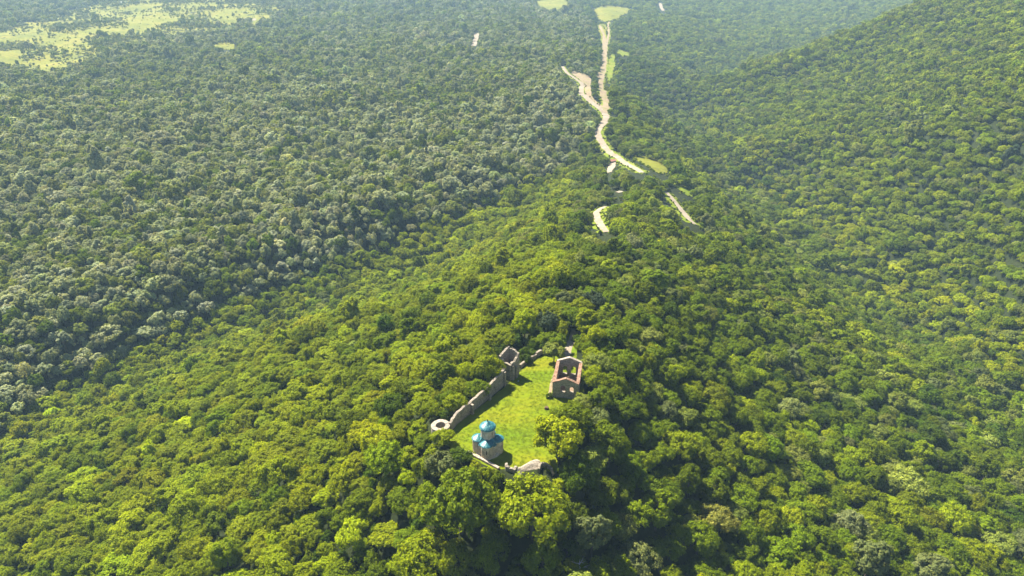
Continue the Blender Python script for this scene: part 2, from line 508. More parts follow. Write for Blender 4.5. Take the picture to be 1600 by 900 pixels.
EARTH_PX = [(889, 112), (900, 110), (915, 116), (924, 122), (923, 132), (922, 146), (931, 158), (945, 168), (936, 170), (922, 160), (912, 146), (914, 134), (905, 124)]
sheet('earth_bank', px_poly(EARTH_PX), M['earth'], 4, 0.3, 'bare pinkish earth bank above the bend of the road', 1)
CLEAR_PX.append(EARTH_PX)
ROADS = [
 ('road', [(879, 104), (888, 116), (900, 124), (910, 134), (908, 143), (914, 150), (925, 161), (938, 170), (945, 178), (947, 186), (939, 197), (934, 208), (941, 224), (955, 240), (968, 248), (984, 259), (1003, 270)], [6, 7, 8.5, 8, 8, 8, 9, 9.5, 9.5, 8.5, 7.5, 6.5, 6], M['gravel'], 'pale gravel road winding down the saddle of the ridge'),
 ('dirt_track', [(944, 176), (948, 160), (942, 142), (937, 126), (942, 110), (944, 92), (945, 76), (944, 62), (940, 46), (937, 40)], [11, 13, 15, 16, 14, 13, 12, 10, 9], M['earth'], 'broad pale dirt track climbing the far ridge'),
 ('dirt_track', [(946, 77), (949, 64), (951, 52), (950, 40), (952, 34)], 6, M['earth'], 'thin side branch of the far dirt track'),
 ('road', [(948, 363), (940, 354), (934, 343), (932, 333), (937, 327), (946, 323)], [5.0, 5.5, 6, 6, 5, 4], M['gravel'], 'curved piece of pale road on the wooded ridge'),
 ('road', [(1040, 300), (1050, 310), (1062, 325), (1074, 340), (1086, 351)], [4.5, 5, 6, 6, 4.5], M['gravel'], 'straight piece of pale road on the right flank'),
 ('road', [(745, 52), (743, 62), (740, 72)], 14, M['gravel'], 'short white piece of road in the far wood'),
 ('road', [(402, 26), (396, 33)], 14, M['gravel'], 'short white piece of road beside the plateau'),
 ('road', [(1031, 5), (1033, 11), (1036, 17)], 12, M['gravel'], 'tiny white piece of road at the far right'),
 ('yard', [(958, 250), (955, 262), (951, 270)], [6, 9, 6], M['gravel'], 'pale gravel yard beside the little red hut'),
 ('yard', [(964, 301), (971, 299)], 5, M['gravel'], 'small pale gravel patch among ridge trees'),
]
VERGES = [
 ([(948, 363), (941, 352), (937, 340), (941, 330), (945, 341), (953, 356), (957, 366)], M['verge'], 'bright grass verge inside the bend of the ridge road'),
 ([(1046, 302), (1062, 316), (1080, 338), (1090, 350), (1082, 352), (1066, 332), (1048, 312)], M['verge'], 'bright grass verge along the right hand road'),
 ([(936, 212), (946, 222), (962, 240), (985, 252), (1008, 268), (1000, 274), (970, 256), (945, 238), (930, 216)], M['verge'], 'grass verges beside the winding gravel road'),
]
for pp, mt, lb in VERGES:
    EDGES.append((sheet('verge', px_poly(pp), mt, 3, 0.18, lb, 1)[1], .7))
    CLEAR_PX.append(pp)
ROAD_LINES = []
for nm, ln, w, mt, lb in ROADS:
    q = ribbon(nm, ln, w, mt, 0.42, lb)
    if len(ln) > 3:
        ribbon('verge', ln, (np.array(w) + 9.0).tolist() if not np.isscalar(w) else w + 8.0, M['verge'], 0.24, 'grass verge under the ' + lb, jit=.3)
    ROAD_LINES.append((ln, w, q))
    hw = (max(w) if not np.isscalar(w) else w) * .62
    tq = np.gradient(q, axis=0); tq /= np.maximum(np.hypot(tq[:, 0], tq[:, 1]), 1e-6)[:, None]
    nq = np.column_stack([-tq[:, 1], tq[:, 0]])
    EDGES.append((list(map(tuple, q + nq * hw)), .6)); EDGES.append((list(map(tuple, q - nq * hw)), .6))
path_q = ribbon('path', [(18.5, 246), (21.5, 252), (23.0, 258), (24.5, 264), (26.2, 271), (27.0, 277)], [2.6, 3.2, 3.2, 3.0, 2.6, 2], M['gravel'], 0.16, 'pale gravel path leading away behind the roofless hall', px=False, step=1.5)
ribbon('path', [(14.2, 226), (15.0, 232), (16.4, 239), (18.6, 246)], [1.2, 1.6, 1.8, 2.2], M['earth'], 0.12, 'worn earth path along the roofless hall', px=False, step=1.2)

# ------------------------------------------------------------------ masonry helpers
def slab(outer, holes, thick, rag=0.0):
    """upright wall panel in its own x/z plane, y = 0 .. thick, with openings; outer and holes are lists of (x, z)"""
    loops = [outer] + holes
    V2 = []; E = []; fc = []
    for lp in loops:
        b = len(V2)
        V2 += [Vector(p) for p in lp]
        E += [(b + i, b + (i + 1) % len(lp)) for i in range(len(lp))]
    vo, eo, fo, ov, oe, of = delaunay_2d_cdt(V2, E, [], 0, 1e-5)
    keep = []
    for f in fo:
        cx = sum(vo[i].x for i in f) / len(f); cz = sum(vo[i].y for i in f) / len(f)
        if not in_poly(np.array([cx]), np.array([cz]), outer)[0]: continue
        if any(in_poly(np.array([cx]), np.array([cz]), h)[0] for h in holes): continue
        keep.append(list(f))
    k = len(vo)
    V = [(v.x, 0, v.y) for v in vo] + [(v.x, thick, v.y) for v in vo]
    F = []
    cnt = {}
    for f in keep:
        F.append(f); F.append([i + k for i in reversed(f)])
        for i in range(len(f)):
            a, b = f[i], f[(i + 1) % len(f)]
            cnt[(a, b)] = 1
    for (a, b) in list(cnt):
        if (b, a) not in cnt:
            F.append([b, a, a + k, b + k])
    return V, F

def arch(cx, w, z0, z1, n=8):
    """outline of a round headed opening"""
    r = w / 2
    p = [(cx - r, z0), (cx + r, z0)]
    for i in range(n + 1):
        a = math.pi * i / n
        p.append((cx + r * math.cos(a), z1 - r + r * math.sin(a)))
    return p

def ragged(x0, z0, x1, z1, amp, step=0.7):
    k = max(2, int(abs(x1 - x0) / step))
    out = []
    for i in range(k + 1):
        t = i / k
        out.append((x0 + (x1 - x0) * t, z0 + (z1 - z0) * t + (random.uniform(-amp, amp) if 0 < i < k else 0)))
    return out

def place(V, origin, direction):
    """move wall-plane coordinates so that local x runs along direction and local y to its left"""
    d = np.array(direction, float); d /= np.hypot(*d)
    nrm = np.array([-d[1], d[0]])
    return [(origin[0] + v[0] * d[0] + v[1] * nrm[0], origin[1] + v[0] * d[1] + v[1] * nrm[1], origin[2] + v[2]) for v in V]

def tube(line, radii, seg=7):
    V = []; F = []
    line = [np.array(p, float) for p in line]
    for i, p in enumerate(line):
        t = line[min(i + 1, len(line) - 1)] - line[max(i - 1, 0)]
        t = t / (np.linalg.norm(t) + 1e-9)
        a = np.cross(t, [0.31, 0.95, 0.05]); a /= np.linalg.norm(a) + 1e-9
        b = np.cross(t, a)
        for s in range(seg):
            an = 2 * math.pi * s / seg
            V.append(tuple(p + radii[i] * (math.cos(an) * a + math.sin(an) * b)))
    for i in range(len(line) - 1):
        for s in range(seg):
            F.append((i * seg + s, i * seg + (s + 1) % seg, (i + 1) * seg + (s + 1) % seg, (i + 1) * seg + s))
    F.append(tuple(range(seg))[::-1])
    F.append(tuple((len(line) - 1) * seg + s for s in range(seg)))
    return V, F

def join(*parts):
    V = []; F = []
    for v, f in parts:
        b = len(V)
        V += list(v)
        F += [[i + b for i in q] for q in f]
    return V, F

def lathe(prof, seg=40, a0=0.0, a1=2 * math.pi):
    full = abs(a1 - a0 - 2 * math.pi) < 1e-6
    k = seg if full else seg + 1
    V = [(r * math.cos(a0 + (a1 - a0) * s / seg), r * math.sin(a0 + (a1 - a0) * s / seg), z) for r, z in prof for s in range(k)]
    F = []
    for i in range(len(prof) - 1):
        for s in range(seg):
            a = i * k + s; b = i * k + (s + 1) % k
            F.append((a, b, b + k, a + k))
    return V, F

def box(x0, x1, y0, y1, z0, z1):
    V = [(x, y, z) for z in (z0, z1) for y in (y0, y1) for x in (x0, x1)]
    return V, [(0, 2, 3, 1), (4, 5, 7, 6), (0, 1, 5, 4), (1, 3, 7, 5), (3, 2, 6, 7), (2, 0, 4, 6)]

# ------------------------------------------------------------------ the domed chapel
def cyl_wall(R, z0, z1, wins, seg=48, depth=0.35, a0=0.0, a1=2 * math.pi):
    """round wall with real slits cut into it; wins = (angle, half width in m, sill, head). returns wall and panes"""
    an = set(np.linspace(a0, a1, seg + 1).round(5))
    zs = {z0, z1}
    for a, w, s, h in wins:
        an = {q for q in an if abs(q - a) > w / R * 1.25}
    for a, w, s, h in wins:
        an |= {round(a - w / R, 5), round(a + w / R, 5)}
        zs |= {s, h}
    an = sorted(an); zs = sorted(zs)
    V = []; F = []; panes = []
    for z in zs:
        for a in an: V.append((R * math.cos(a), R * math.sin(a), z))
    k = len(an)
    for i in range(len(zs) - 1):
        for j in range(k - 1):
            am = (an[j] + an[j + 1]) / 2; zm = (zs[i] + zs[i + 1]) / 2
            q = [i * k + j, i * k + j + 1, (i + 1) * k + j + 1, (i + 1) * k + j]
            w = [w for w in wins if abs(w[0] - am) < w[1] / R and w[2] < zm < w[3]]
            if not w:
                F.append(q); continue
            b = len(V)
            for m in q:
                x, y, z = V[m]; s = (R - depth) / R
                V.append((x * s, y * s, z))
            for e in range(4):
                F.append([q[e], q[(e + 1) % 4], b + (e + 1) % 4, b + e])
            panes.append(([V[b + e] for e in range(4)], [[0, 1, 2, 3]]))
    return (V, F), panes

def tiled_cone(R, z0, H, courses, a0=0.0, a1=2 * math.pi, bulge=0.16, per=0.42):
    """cone of separate overlapping tiles, slightly bellied"""
    V = []; F = []
    def prof(t):
        return R * (1 - t) ** (0.86) * (1 + bulge * math.sin(math.pi * t) * (1 - t)), z0 + H * t
    for c in range(courses):
        t0 = c / courses; t1 = min(1.0, (c + 1.18) / courses)
        r0, h0 = prof(t0); r1, h1 = prof(t1)
        h0 += 0.05; r0 += 0.02
        if t1 >= 1: r1 = 0.02
        k = max(6, int((a1 - a0) * r0 / per))
        for j in range(k):
            b0 = a0 + (a1 - a0) * (j + 0.5 * (c % 2) * 0) / k; b1 = a0 + (a1 - a0) * (j + 0.97) / k
            d = random.uniform(-0.02, 0.03)
            b = len(V)
            for (r, h, a) in ((r0, h0 + d, b0), (r0, h0 + d, b1), (r1, h1, b1), (r1, h1, b0)):
                V.append((r * math.cos(a), r * math.sin(a), h))
            V += [(r0 * math.cos(b0), r0 * math.sin(b0), h0 + d - 0.07), (r0 * math.cos(b1), r0 * math.sin(b1), h0 + d - 0.07)]
            F += [[b, b + 1, b + 2, b + 3], [b + 4, b + 5, b + 1, b]]
    # solid boarding under the tiles
    n2 = 24
    bs = len(V)
    ps = [prof(t / 6) for t in range(6)] + [(0.02, z0 + H)]
    v, f = lathe([(r * 0.985, h - 0.05) for r, h in ps], n2, a0, a1)
    V += v; F += [[i + bs for i in q] for q in f]
    return V, F

CH = empty('domed_chapel', (-8.1, 194.2, 0.0), math.radians(-4))
tag(CH, 'small stone chapel with turquoise tiled cone roofs standing on the lawn', 'chapel')
RA, DA, EA = 1.95, 3.15, 5.2          # apse radius, distance from the centre, eave height
link('plinth', pymesh('plinth', *join(lathe([(0.02, 0.42), (4.3, 0.42), (4.5, 0.0), (4.5, -0.4)], 32)), M['ashlar']), CH)
link('core', pymesh('core', *box(-2.35, 2.35, -2.35, 2.35, 0.2, 5.6), M['ashlar']), CH)
def core_roof():
    V = [(-2.6, -2.6, 5.55), (2.6, -2.6, 5.55), (2.6, 2.6, 5.55), (-2.6, 2.6, 5.55), (-1.9, -1.9, 6.7), (1.9, -1.9, 6.7), (1.9, 1.9, 6.7), (-1.9, 1.9, 6.7)]
    return V, [(0, 1, 5, 4), (1, 2, 6, 5), (2, 3, 7, 6), (3, 0, 4, 7), (0, 3, 2, 1)]
link('core_roof', pymesh('core_roof', *core_roof(), M['tile']), CH)
def add_apse(ang, full=True):
    ap = link('apse', None, CH) if False else None
    wall, panes = cyl_wall(RA, 0.0, EA, [(0.0, 0.16, 2.0, 3.9)] + [(s * 0.62, 0.13, 1.2, 4.2) for s in (-1, 1)], 30, 0.3, -1.9, 1.9)
    # flat pilaster strips and the hood of the blind arcade
    pil = []
    for k in range(-2, 3):
        a = k * 0.62 + 0.31
        for q in (a,):
            x0, y0 = RA * math.cos(q), RA * math.sin(q)
            tx, ty = -math.sin(q), math.cos(q)
            w = 0.12
            V = []
            for z in (0.35, 4.65):
                for (s, r) in ((-w, -0.05), (w, -0.05), (w, 0.12), (-w, 0.12)):
                    V.append((x0 + tx * s + math.cos(q) * r, y0 + ty * s + math.sin(q) * r, z))
            pil.append((V, [(0, 1, 2, 3)[::-1], (4, 5, 6, 7), (0, 1, 5, 4), (1, 2, 6, 5), (2, 3, 7, 6), (3, 0, 4, 7)]))
    o = link('apse', pymesh('apse', *join(wall, *pil), M['ashlar']), CH, (DA * math.cos(ang), DA * math.sin(ang), 0), ang)
    for p in panes:
        link('window', pymesh('window', *p, M['dark']), o)
    link('cornice', pymesh('cornice', *lathe([(RA - 0.05, EA - 0.32), (RA + 0.18, EA - 0.22), (RA + 0.30, EA - 0.02), (RA + 0.30, EA + 0.08), (RA - 0.05, EA + 0.10)], 30, -2.0, 2.0), M['cornice'], True), o)
    link('roof', pymesh('roof', *tiled_cone(RA + 0.34, EA + 0.06, 1.45, 8, -math.pi, math.pi), M['tile']), o)
    return o
for k in range(4):
    add_apse(k * math.pi / 2 - math.pi / 2)
for k in range(4):
    a = math.pi / 4 + k * math.pi / 2
    V, panes = cyl_wall(0.95, 0.0, 4.3, [(0.0, 0.12, 1.5, 3.3)], 20, 0.25, -1.8, 1.8)
    o = link('corner_niche', pymesh('corner_niche', *V, M['ashlar']), CH, (2.95 * math.cos(a), 2.95 * math.sin(a), 0), a)
    for p in panes: link('window', pymesh('window', *p, M['dark']), o)
    link('roof', pymesh('roof', *tiled_cone(1.12, 4.3, 1.3, 5, -math.pi, math.pi), M['tile']), o)
(dw, dp) = cyl_wall(2.32, 5.6, 9.65, [(k * math.pi / 4 + 0.001 - math.pi / 2 + math.pi, 0.15, 6.9, 9.0) for k in range(-3, 4)], 56, 0.35, -math.pi * 0.999 + math.pi / 2, math.pi * 1.001 + math.pi / 2)
ribs = []
for k in range(16):
    q = k * math.pi / 8 + math.pi / 16
    x0, y0 = 2.32 * math.cos(q), 2.32 * math.sin(q)
    v, f = tube([(x0, y0, 6.7), (x0, y0, 9.4)], [0.09, 0.09], 6)
    ribs.append((v, f))
dr = link('drum', pymesh('drum', *join(dw, *ribs), M['ashlar']), CH)
for p in dp: link('window', pymesh('window', *p, M['dark']), dr)
link('cornice', pymesh('cornice', *lathe([(2.3, 9.35), (2.48, 9.45), (2.64, 9.68), (2.72, 9.82), (2.72, 9.92), (2.2, 9.95)], 44), M['cornice'], True), dr)
dm = link('dome_roof', pymesh('dome_roof', *tiled_cone(2.78, 9.88, 2.4, 12, -math.pi, math.pi, 0.32), M['tile']), CH)
link('finial', pymesh('finial', *join(lathe([(0.02, 12.15), (0.16, 12.25), (0.2, 12.4), (0.12, 12.55), (0.05, 12.65), (0.04, 13.1), (0.01, 13.12)], 10), box(-0.22, 0.22, -0.03, 0.03, 12.85, 12.92)), M['dark']), dm)

# ------------------------------------------------------------------ the roofless hall
HN = np.array([15.2, 225.8]); HE = np.array([24.9, 224.2])             # near corners
hd = (HE - HN) / np.hypot(*(HE - HN)); hl = np.array([-hd[1], hd[0]])   # along the gable, along the hall
HL, HW, HH, HT = 16.0, float(np.hypot(*(HE - HN))), 6.6, 0.95
HA = empty('roofless_hall', (HN[0], HN[1], 0.0), math.atan2(hd[1], hd[0]))
tag(HA, 'roofless stone hall with gabled ends and red brick wall tops beside the lawn', 'ruin')
# local frame: x along the gable, y along the hall
def gable(y0, holes, rise=2.0, jag=0.10):
    top = ragged(HW, HH, HW / 2, HH + rise, jag, 1.0) + ragged(HW / 2, HH + rise, 0, HH, jag, 1.0)[1:]
    V, F = slab([(0, -1.0), (HW, -1.0)] + top, holes, HT)
    return [(v[0], v[1] + y0, v[2]) for v in V], F, top
def top_strip(top, y0, w, th, over=0.14):
    V = []; F = []
    for (x, z) in top:
        for (yy, zz) in ((-over, 0.02), (w + over, 0.02), (w + over, th), (-over, th)):
            V.append((x, y0 + yy, z + zz + random.uniform(-.04, .04)))
    for i in range(len(top) - 1):
        a = i * 4
        for e in range(4):
            F.append([a + e, a + (e + 1) % 4, a + 4 + (e + 1) % 4, a + 4 + e])
    F += [[0, 1, 2, 3], [len(V) - 1, len(V) - 2, len(V) - 3, len(V) - 4]]
    return V, F
for y0, holes in ((0.0, [arch(3.9, 1.9, 2.7, 5.6), arch(7.2, 1.5, 2.9, 5.2)]), (HL - HT, [arch(3.3, 1.75, 1.2, 4.7), arch(6.6, 1.95, 1.2, 4.8)])):
    V, F, top = gable(y0, holes)
    g = link('gable_wall', pymesh('gable_wall', V, F, M['rubble']), HA)
    link('coping', pymesh('coping', *top_strip(top, y0, HT, 0.22), M['pale_rubble' if y0 else 'brick']), g)
for side in (0, 1):
    holes = [arch(3.0 + 3.4 * k, 1.3, 2.2, 4.6) for k in range(3)] if side == 0 else [arch(3.4 + 4.2 * k, 1.3, 2.2, 4.6) for k in range(2)]
    y1 = HL - HT - 0.004
    top = ragged(y1, HH - 0.05, HT + 0.004, HH - 0.1, 0.16, 0.9)
    V, F = slab([(HT + 0.004, -1.0), (y1, -1.0)] + top, holes, HT)
    off = HT if side == 0 else HW
    V = [(off - v[1], v[0], v[2]) for v in V]
    F = [f[::-1] for f in F]
    F = [f[::-1] for f in F]
    w = link('side_wall', pymesh('side_wall', V, F, M['rubble']), HA)
    V2, F2 = top_strip([(p[0], p[1]) for p in top], 0, HT, 0.3, 0.16)
    V2 = [(off - v[1], v[0], v[2]) for v in V2]
    link('coping', pymesh('coping', V2, F2, M['brick']), w)
link('floor', pymesh('floor', *box(HT + 0.01, HW - HT - 0.01, HT + 0.01, HL - HT - 0.01, -0.4, 0.35), M['hall_floor']), HA)

# ------------------------------------------------------------------ curtain wall, towers, low walls
def wall_run(line, tops, thick, base, mat, amp=0.25, step=0.9):
    """wall swept along a line with an uneven broken top; the line is its lawn side, thickness to the left"""
    L = [np.array(p, float) for p in line]
    S_ = [0.0]
    for i in range(1, len(L)): S_.append(S_[-1] + np.hypot(*(L[i] - L[i - 1])))
    k = int(S_[-1] / step)
    V = []; F = []
    for i in range(k + 1):
        s = S_[-1] * i / k
        p = np.array([np.interp(s, S_, [q[0] for q in L]), np.interp(s, S_, [q[1] for q in L])])
        e = 0.4
        p2 = np.array([np.interp(s + e, S_, [q[0] for q in L]), np.interp(s + e, S_, [q[1] for q in L])])
        p1 = np.array([np.interp(s - e, S_, [q[0] for q in L]), np.interp(s - e, S_, [q[1] for q in L])])
        t = p2 - p1; t /= np.hypot(*t) + 1e-9
        nn = np.array([-t[1], t[0]])
        z = float(np.interp(s / S_[-1], np.linspace(0, 1, len(tops)), tops))
        j = random.uniform(-amp, amp); j2 = j + random.uniform(-amp, amp) * .6
        o1 = nn * random.uniform(-.06, .06)
        for (q, zz) in ((0, base), (0, z * .5), (0.06, z + j), (thick * .5, z + (j + j2) / 2 + random.uniform(0, amp)), (thick, z + j2), (thick, base)):
            w = p + nn * q + o1
            V.append((w[0], w[1], zz))
        if i:
            a = (i - 1) * 6
            for e in range(5): F.append((a + e, a + 6 + e, a + 7 + e, a + 1 + e))
    F.append((0, 1, 2, 3, 4, 5)); b = len(V) - 6
    F.append((b + 5, b + 4, b + 3, b + 2, b + 1, b))
    return V, F

CW_ = empty('curtain_wall', (-14.0, 215.5, 0))
tag(CW_, 'long ragged grey stone rampart along the left side of the lawn', 'wall')
wl = [(-21.2, 204.8), (-19.6, 208.8), (-15.0, 215.2), (-9.0, 223.8), (-4.6, 230.6), (-2.4, 234.8)]
loc = lambda V: [(v[0] + 14.0, v[1] - 215.5, v[2]) for v in V]
V, F = wall_run(wl[:3], [3.6, 4.2, 4.6, 4.9, 4.9], 1.0, -1, M['rubble'], 0.18)
link('wall_section', pymesh('wall_section', loc(V), F, M['rubble']), CW_)
V, F = wall_run([(-14.9, 215.6), (-9.0, 224.1), (-4.6, 230.8), (-2.5, 234.6)], [4.6, 4.8, 5.2, 5.3, 5.8, 6.2, 6.4, 7.0], 1.0, -1, M['rubble'], 0.18)
link('wall_section', pymesh('wall_section', loc(V), F, M['rubble']), CW_)
for (bx_, by_, hh) in ((-14.6, 215.2, 4.2), (-3.1, 233.6, 6.3), (-8.6, 224.0, 2.2)):
    d = np.array([0.56, 0.83])
    V, F = box(-0.45, 0.45, -0.75, 0.5, -1, hh)
    V = place(V, (bx_, by_, 0), d)
    link('buttress', pymesh('buttress', loc(V), F, M['rubble']), CW_)

TW = empty('square_tower', (-1.2, 241.0, 0))
tag(TW, 'roofless square stone tower ruin at the far end of the rampart', 'tower')
cF, cR, cB, cL = (-0.6, 236.8), (2.9, 241.6), (-1.3, 245.2), (-5.2, 240.6)
for (p, q, z0, z1, hs, dip) in ((cF, cR, 7.4, 10.0, [], -1.5), (cR, cB, 10.0, 10.8, [], 0.2), (cB, cL, 10.8, 9.2, [], 0.3), (cL, cF, 8.4, 7.0, [], -0.6)):
    p = np.array(p); q = np.array(q); L_ = float(np.hypot(*(q - p)))
    top = ragged(L_ - 0.004, z1, L_ * .5, (z0 + z1) / 2 + dip, 0.45, 0.5) + ragged(L_ * .5, (z0 + z1) / 2 + dip, 0.9, z0, 0.45, 0.5)[1:]
    V, F = slab([(0.9, -1), (L_ - 0.004, -1)] + top, hs, 0.9)
    V = place(V, (p[0], p[1], 0), q - p)
    link('tower_wall', pymesh('tower_wall', [(v[0] + 1.2, v[1] - 241.0, v[2]) for v in V], F, M['rubble']), TW)
for (bx_, by_, hh, w_) in ((0.35, 237.6, 6.6, .55), (1.6, 239.2, 5.2, .4)):
    V, F = box(-w_, w_, -0.5, 0.2, -1, hh)
    V = place(V, (bx_, by_, 0), (0.59, 0.81))
    link('buttress', pymesh('buttress', [(v[0] + 1.2, v[1] - 241.0, v[2]) for v in V], F, M['rubble']), TW)

def ring_tower(r0, r1, z0, z1, seg=36):
    V = []; F = []
    for s in range(seg):
        a = 2 * math.pi * s / seg
        j = random.uniform(-.12, .12)
        for (r, z) in ((r1, z0), (r1 * .985, z1 + j), ((r0 + r1) / 2, z1 + j + .06), (r0, z1 + j), (r0, z0)):
            V.append((r * math.cos(a), r * math.sin(a), z))
    for s in range(seg):
        a = s * 5; b = ((s + 1) % seg) * 5
        for e in range(4): F.append((a + e, b + e, b + e + 1, a + e + 1))
    return V, F
tag(link('round_tower', pymesh('round_tower', *ring_tower(1.75, 3.4, -5, 2.9), M['pale_rubble']), None, (-25.0, 204.6, 0)), 'round stone tower stump with a hollow centre at the near end of the rampart', 'tower')

V, F = wall_run([(3.6, 246.0), (7.6, 251.0), (10.4, 254.4)], [1.5, 1.8, 1.6], 1.0, -1, M['rubble'], 0.15)
V2, F2 = wall_run([(10.4, 254.4), (13.6, 257.6)], [2.1, 2.2], 1.0, -1, M['pale_rubble'], 0.12)
lw = empty('low_wall', (8, 252, 0))
tag(lw, 'low broken stone wall running back from the square tower to the trees', 'wall')
link('wall_section', pymesh('wall_section', [(v[0] - 8, v[1] - 252, v[2]) for v in V], F, M['rubble']), lw)
link('wall_section', pymesh('wall_section', [(v[0] - 8, v[1] - 252, v[2]) for v in V2], F2, M['pale_rubble']), lw)
V, F = wall_run([(-15.2, 192.6), (-10.0, 188.7), (-4.6, 184.4)], [0.8, 0.7, 0.8, 0.7], 0.95, -6, M['pale_rubble'], 0.06, 0.8)
tag(link('parapet_wall', pymesh('parapet_wall', [(v[0] + 10, v[1] - 188.7, v[2]) for v in V], F, M['pale_rubble']), None, (-10, 188.7, 0)), 'narrow straight tan parapet wall just in front of the chapel', 'wall')

BA = empty('bastion', (4, 183, 0))
tag(BA, 'broken stone bastion with a sloping pale rubble face in front of the lawn', 'ruin')
bl = lambda V: [(v[0] - 4, v[1] - 183, v[2]) for v in V]
V, F = wall_run([(-2.4, 185.6), (-2.1, 184.0), (1.2, 182.8), (1.9, 184.6)], [1.8, 1.9, 1.5, 1.2, 1.2, 1.6, 1.4], 0.9, -8, M['rubble'], 0.2, 0.5)
link('front_wall', pymesh('front_wall', bl(V), F, M['rubble']), BA)
# sloping rubble face: rows from the upper edge down towards the camera
top = [(1.5, 183.6, 1.3), (3.0, 184.4, 0.9), (4.6, 185.6, 1.1), (6.4, 186.7, 1.5), (8.0, 187.2, 1.7), (9.2, 186.8, 1.6)]
V = []; F = []
for i, (x, y, z) in enumerate(top):
    for j in range(6):
        u = j / 5
        V.append((x + u * 0.9 + random.uniform(-.1, .1), y - u * 3.3 + random.uniform(-.1, .1), z - u * (2.4 - 0.10 * i) - u * u * 0.5 + random.uniform(-.12, .12)))
    V.append((x + 0.9, y - 3.6, -8))
for i in range(len(top) - 1):
    for j in range(6):
        a = i * 7 + j
        F.append((a, a + 1, a + 8, a + 7))
b0 = len(V)
for (x, y, z) in top: V.append((x - .1, y + .7, z - 0.1)); V.append((x - .1, y + .8, -3))
for i in range(len(top) - 1):
    F.append((i * 7, (i + 1) * 7, b0 + 2 * i + 2, b0 + 2 * i)); F.append((b0 + 2 * i, b0 + 2 * i + 2, b0 + 2 * i + 3, b0 + 2 * i + 1))
link('rubble_slope', pymesh('rubble_slope', bl(V), F, M['pale_rubble']), BA)
V, F = wall_run([(9.0, 183.2), (9.6, 185.4), (10.8, 185.6), (12.2, 184.6), (13.2, 181.8)], [1.4, 1.9, 1.6, 1.0, -0.6], 0.8, -9, M['rubble'], 0.15, 0.5)
link('end_wall', pymesh('end_wall', bl(V), F, M['rubble']), BA)

# a small block of old stone on the lawn, and a stone by the tower
def rock(name, loc_, s, mat, label, cat):
    bm = bmesh.new()
    bmesh.ops.create_icosphere(bm, subdivisions=2, radius=1)
    for v in bm.verts:
        k = 1 + random.uniform(-.18, .18)
        c = v.co
        v.co = Vector((math.copysign(abs(c.x) ** .6, c.x) * s[0] * k, math.copysign(abs(c.y) ** .6, c.y) * s[1] * k, math.copysign(abs(c.z) ** .6, c.z) * s[2] * k + s[2] * .7))
    me = bpy.data.meshes.new(name); bm.to_mesh(me); bm.free()
    me.materials.append(mat)
    return tag(link(name, me, None, loc_), label, cat)
p = at_z(854, 639, 0)
rock('well_head', (p[0], p[1], 0.0), (0.75, 0.7, 0.55), M['old_wood'], 'small dark brown stump on the lawn near the big tree', 'stump')
p = at_z(810, 596, 0)
rock('stone', (p[0], p[1], 0.0), (0.3, 0.25, 0.2), M['cornice'], 'small white stone on the lawn below the square tower', 'stone')

# ------------------------------------------------------------------ two far buildings
def hut(name, c, w, d, h, rise, rz, wall, roof, label):
    e = empty(name, (c[0], c[1], c[2] - 0.2), rz)
    V = [(-w, -d, 0), (w, -d, 0), (w, d, 0), (-w, d, 0), (-w, -d, h), (w, -d, h), (w, d, h), (-w, d, h), (-w, 0, h + rise), (w, 0, h + rise)]
    link('wall', pymesh('wall', V, [(0, 1, 5, 4), (2, 3, 7, 6), (1, 2, 6, 9, 5), (3, 0, 4, 8, 7)], wall), e)
    o = 0.5
    V = []
    for z in (0.05, 0.2):
        V += [(-w - o, -d - o, h - rise * o / d + z), (w + o, -d - o, h - rise * o / d + z), (w + o, 0, h + rise + z), (-w - o, 0, h + rise + z), (-w - o, d + o, h - rise * o / d + z), (w + o, d + o, h - rise * o / d + z)]
    link('roof', pymesh('roof', V, [(0, 1, 2, 3), (3, 2, 5, 4), (6, 7, 8, 9), (9, 8, 11, 10), (0, 1, 7, 6), (4, 5, 11, 10), (1, 2, 8, 7), (2, 5, 11, 8), (0, 3, 9, 6), (3, 4, 10, 9)], roof), e)
    link('door', pymesh('door', *box(-0.6, 0.6, -d - 0.05, -d + 0.05, 0, 2.1), M['dark']), e)
    for s in (-1, 1):
        link('window', pymesh('window', *box(s * w * .6 - .5, s * w * .6 + .5, -d - 0.04, -d + 0.04, 1.1, 2.1), M['dark']), e)
    return tag(e, label, 'hut')
hut('hut', hit(957, 254), 3.2, 2.4, 2.8, 1.4, 0.4, M['plaster'], M['red_roof'], 'little hut with a dull red roof beside the winding road')
hut('farm_shed', hit(193, 5), 8, 4, 4, 1.6, 0.1, M['plaster'], M['white_roof'], 'long white roofed shed on the far plateau')

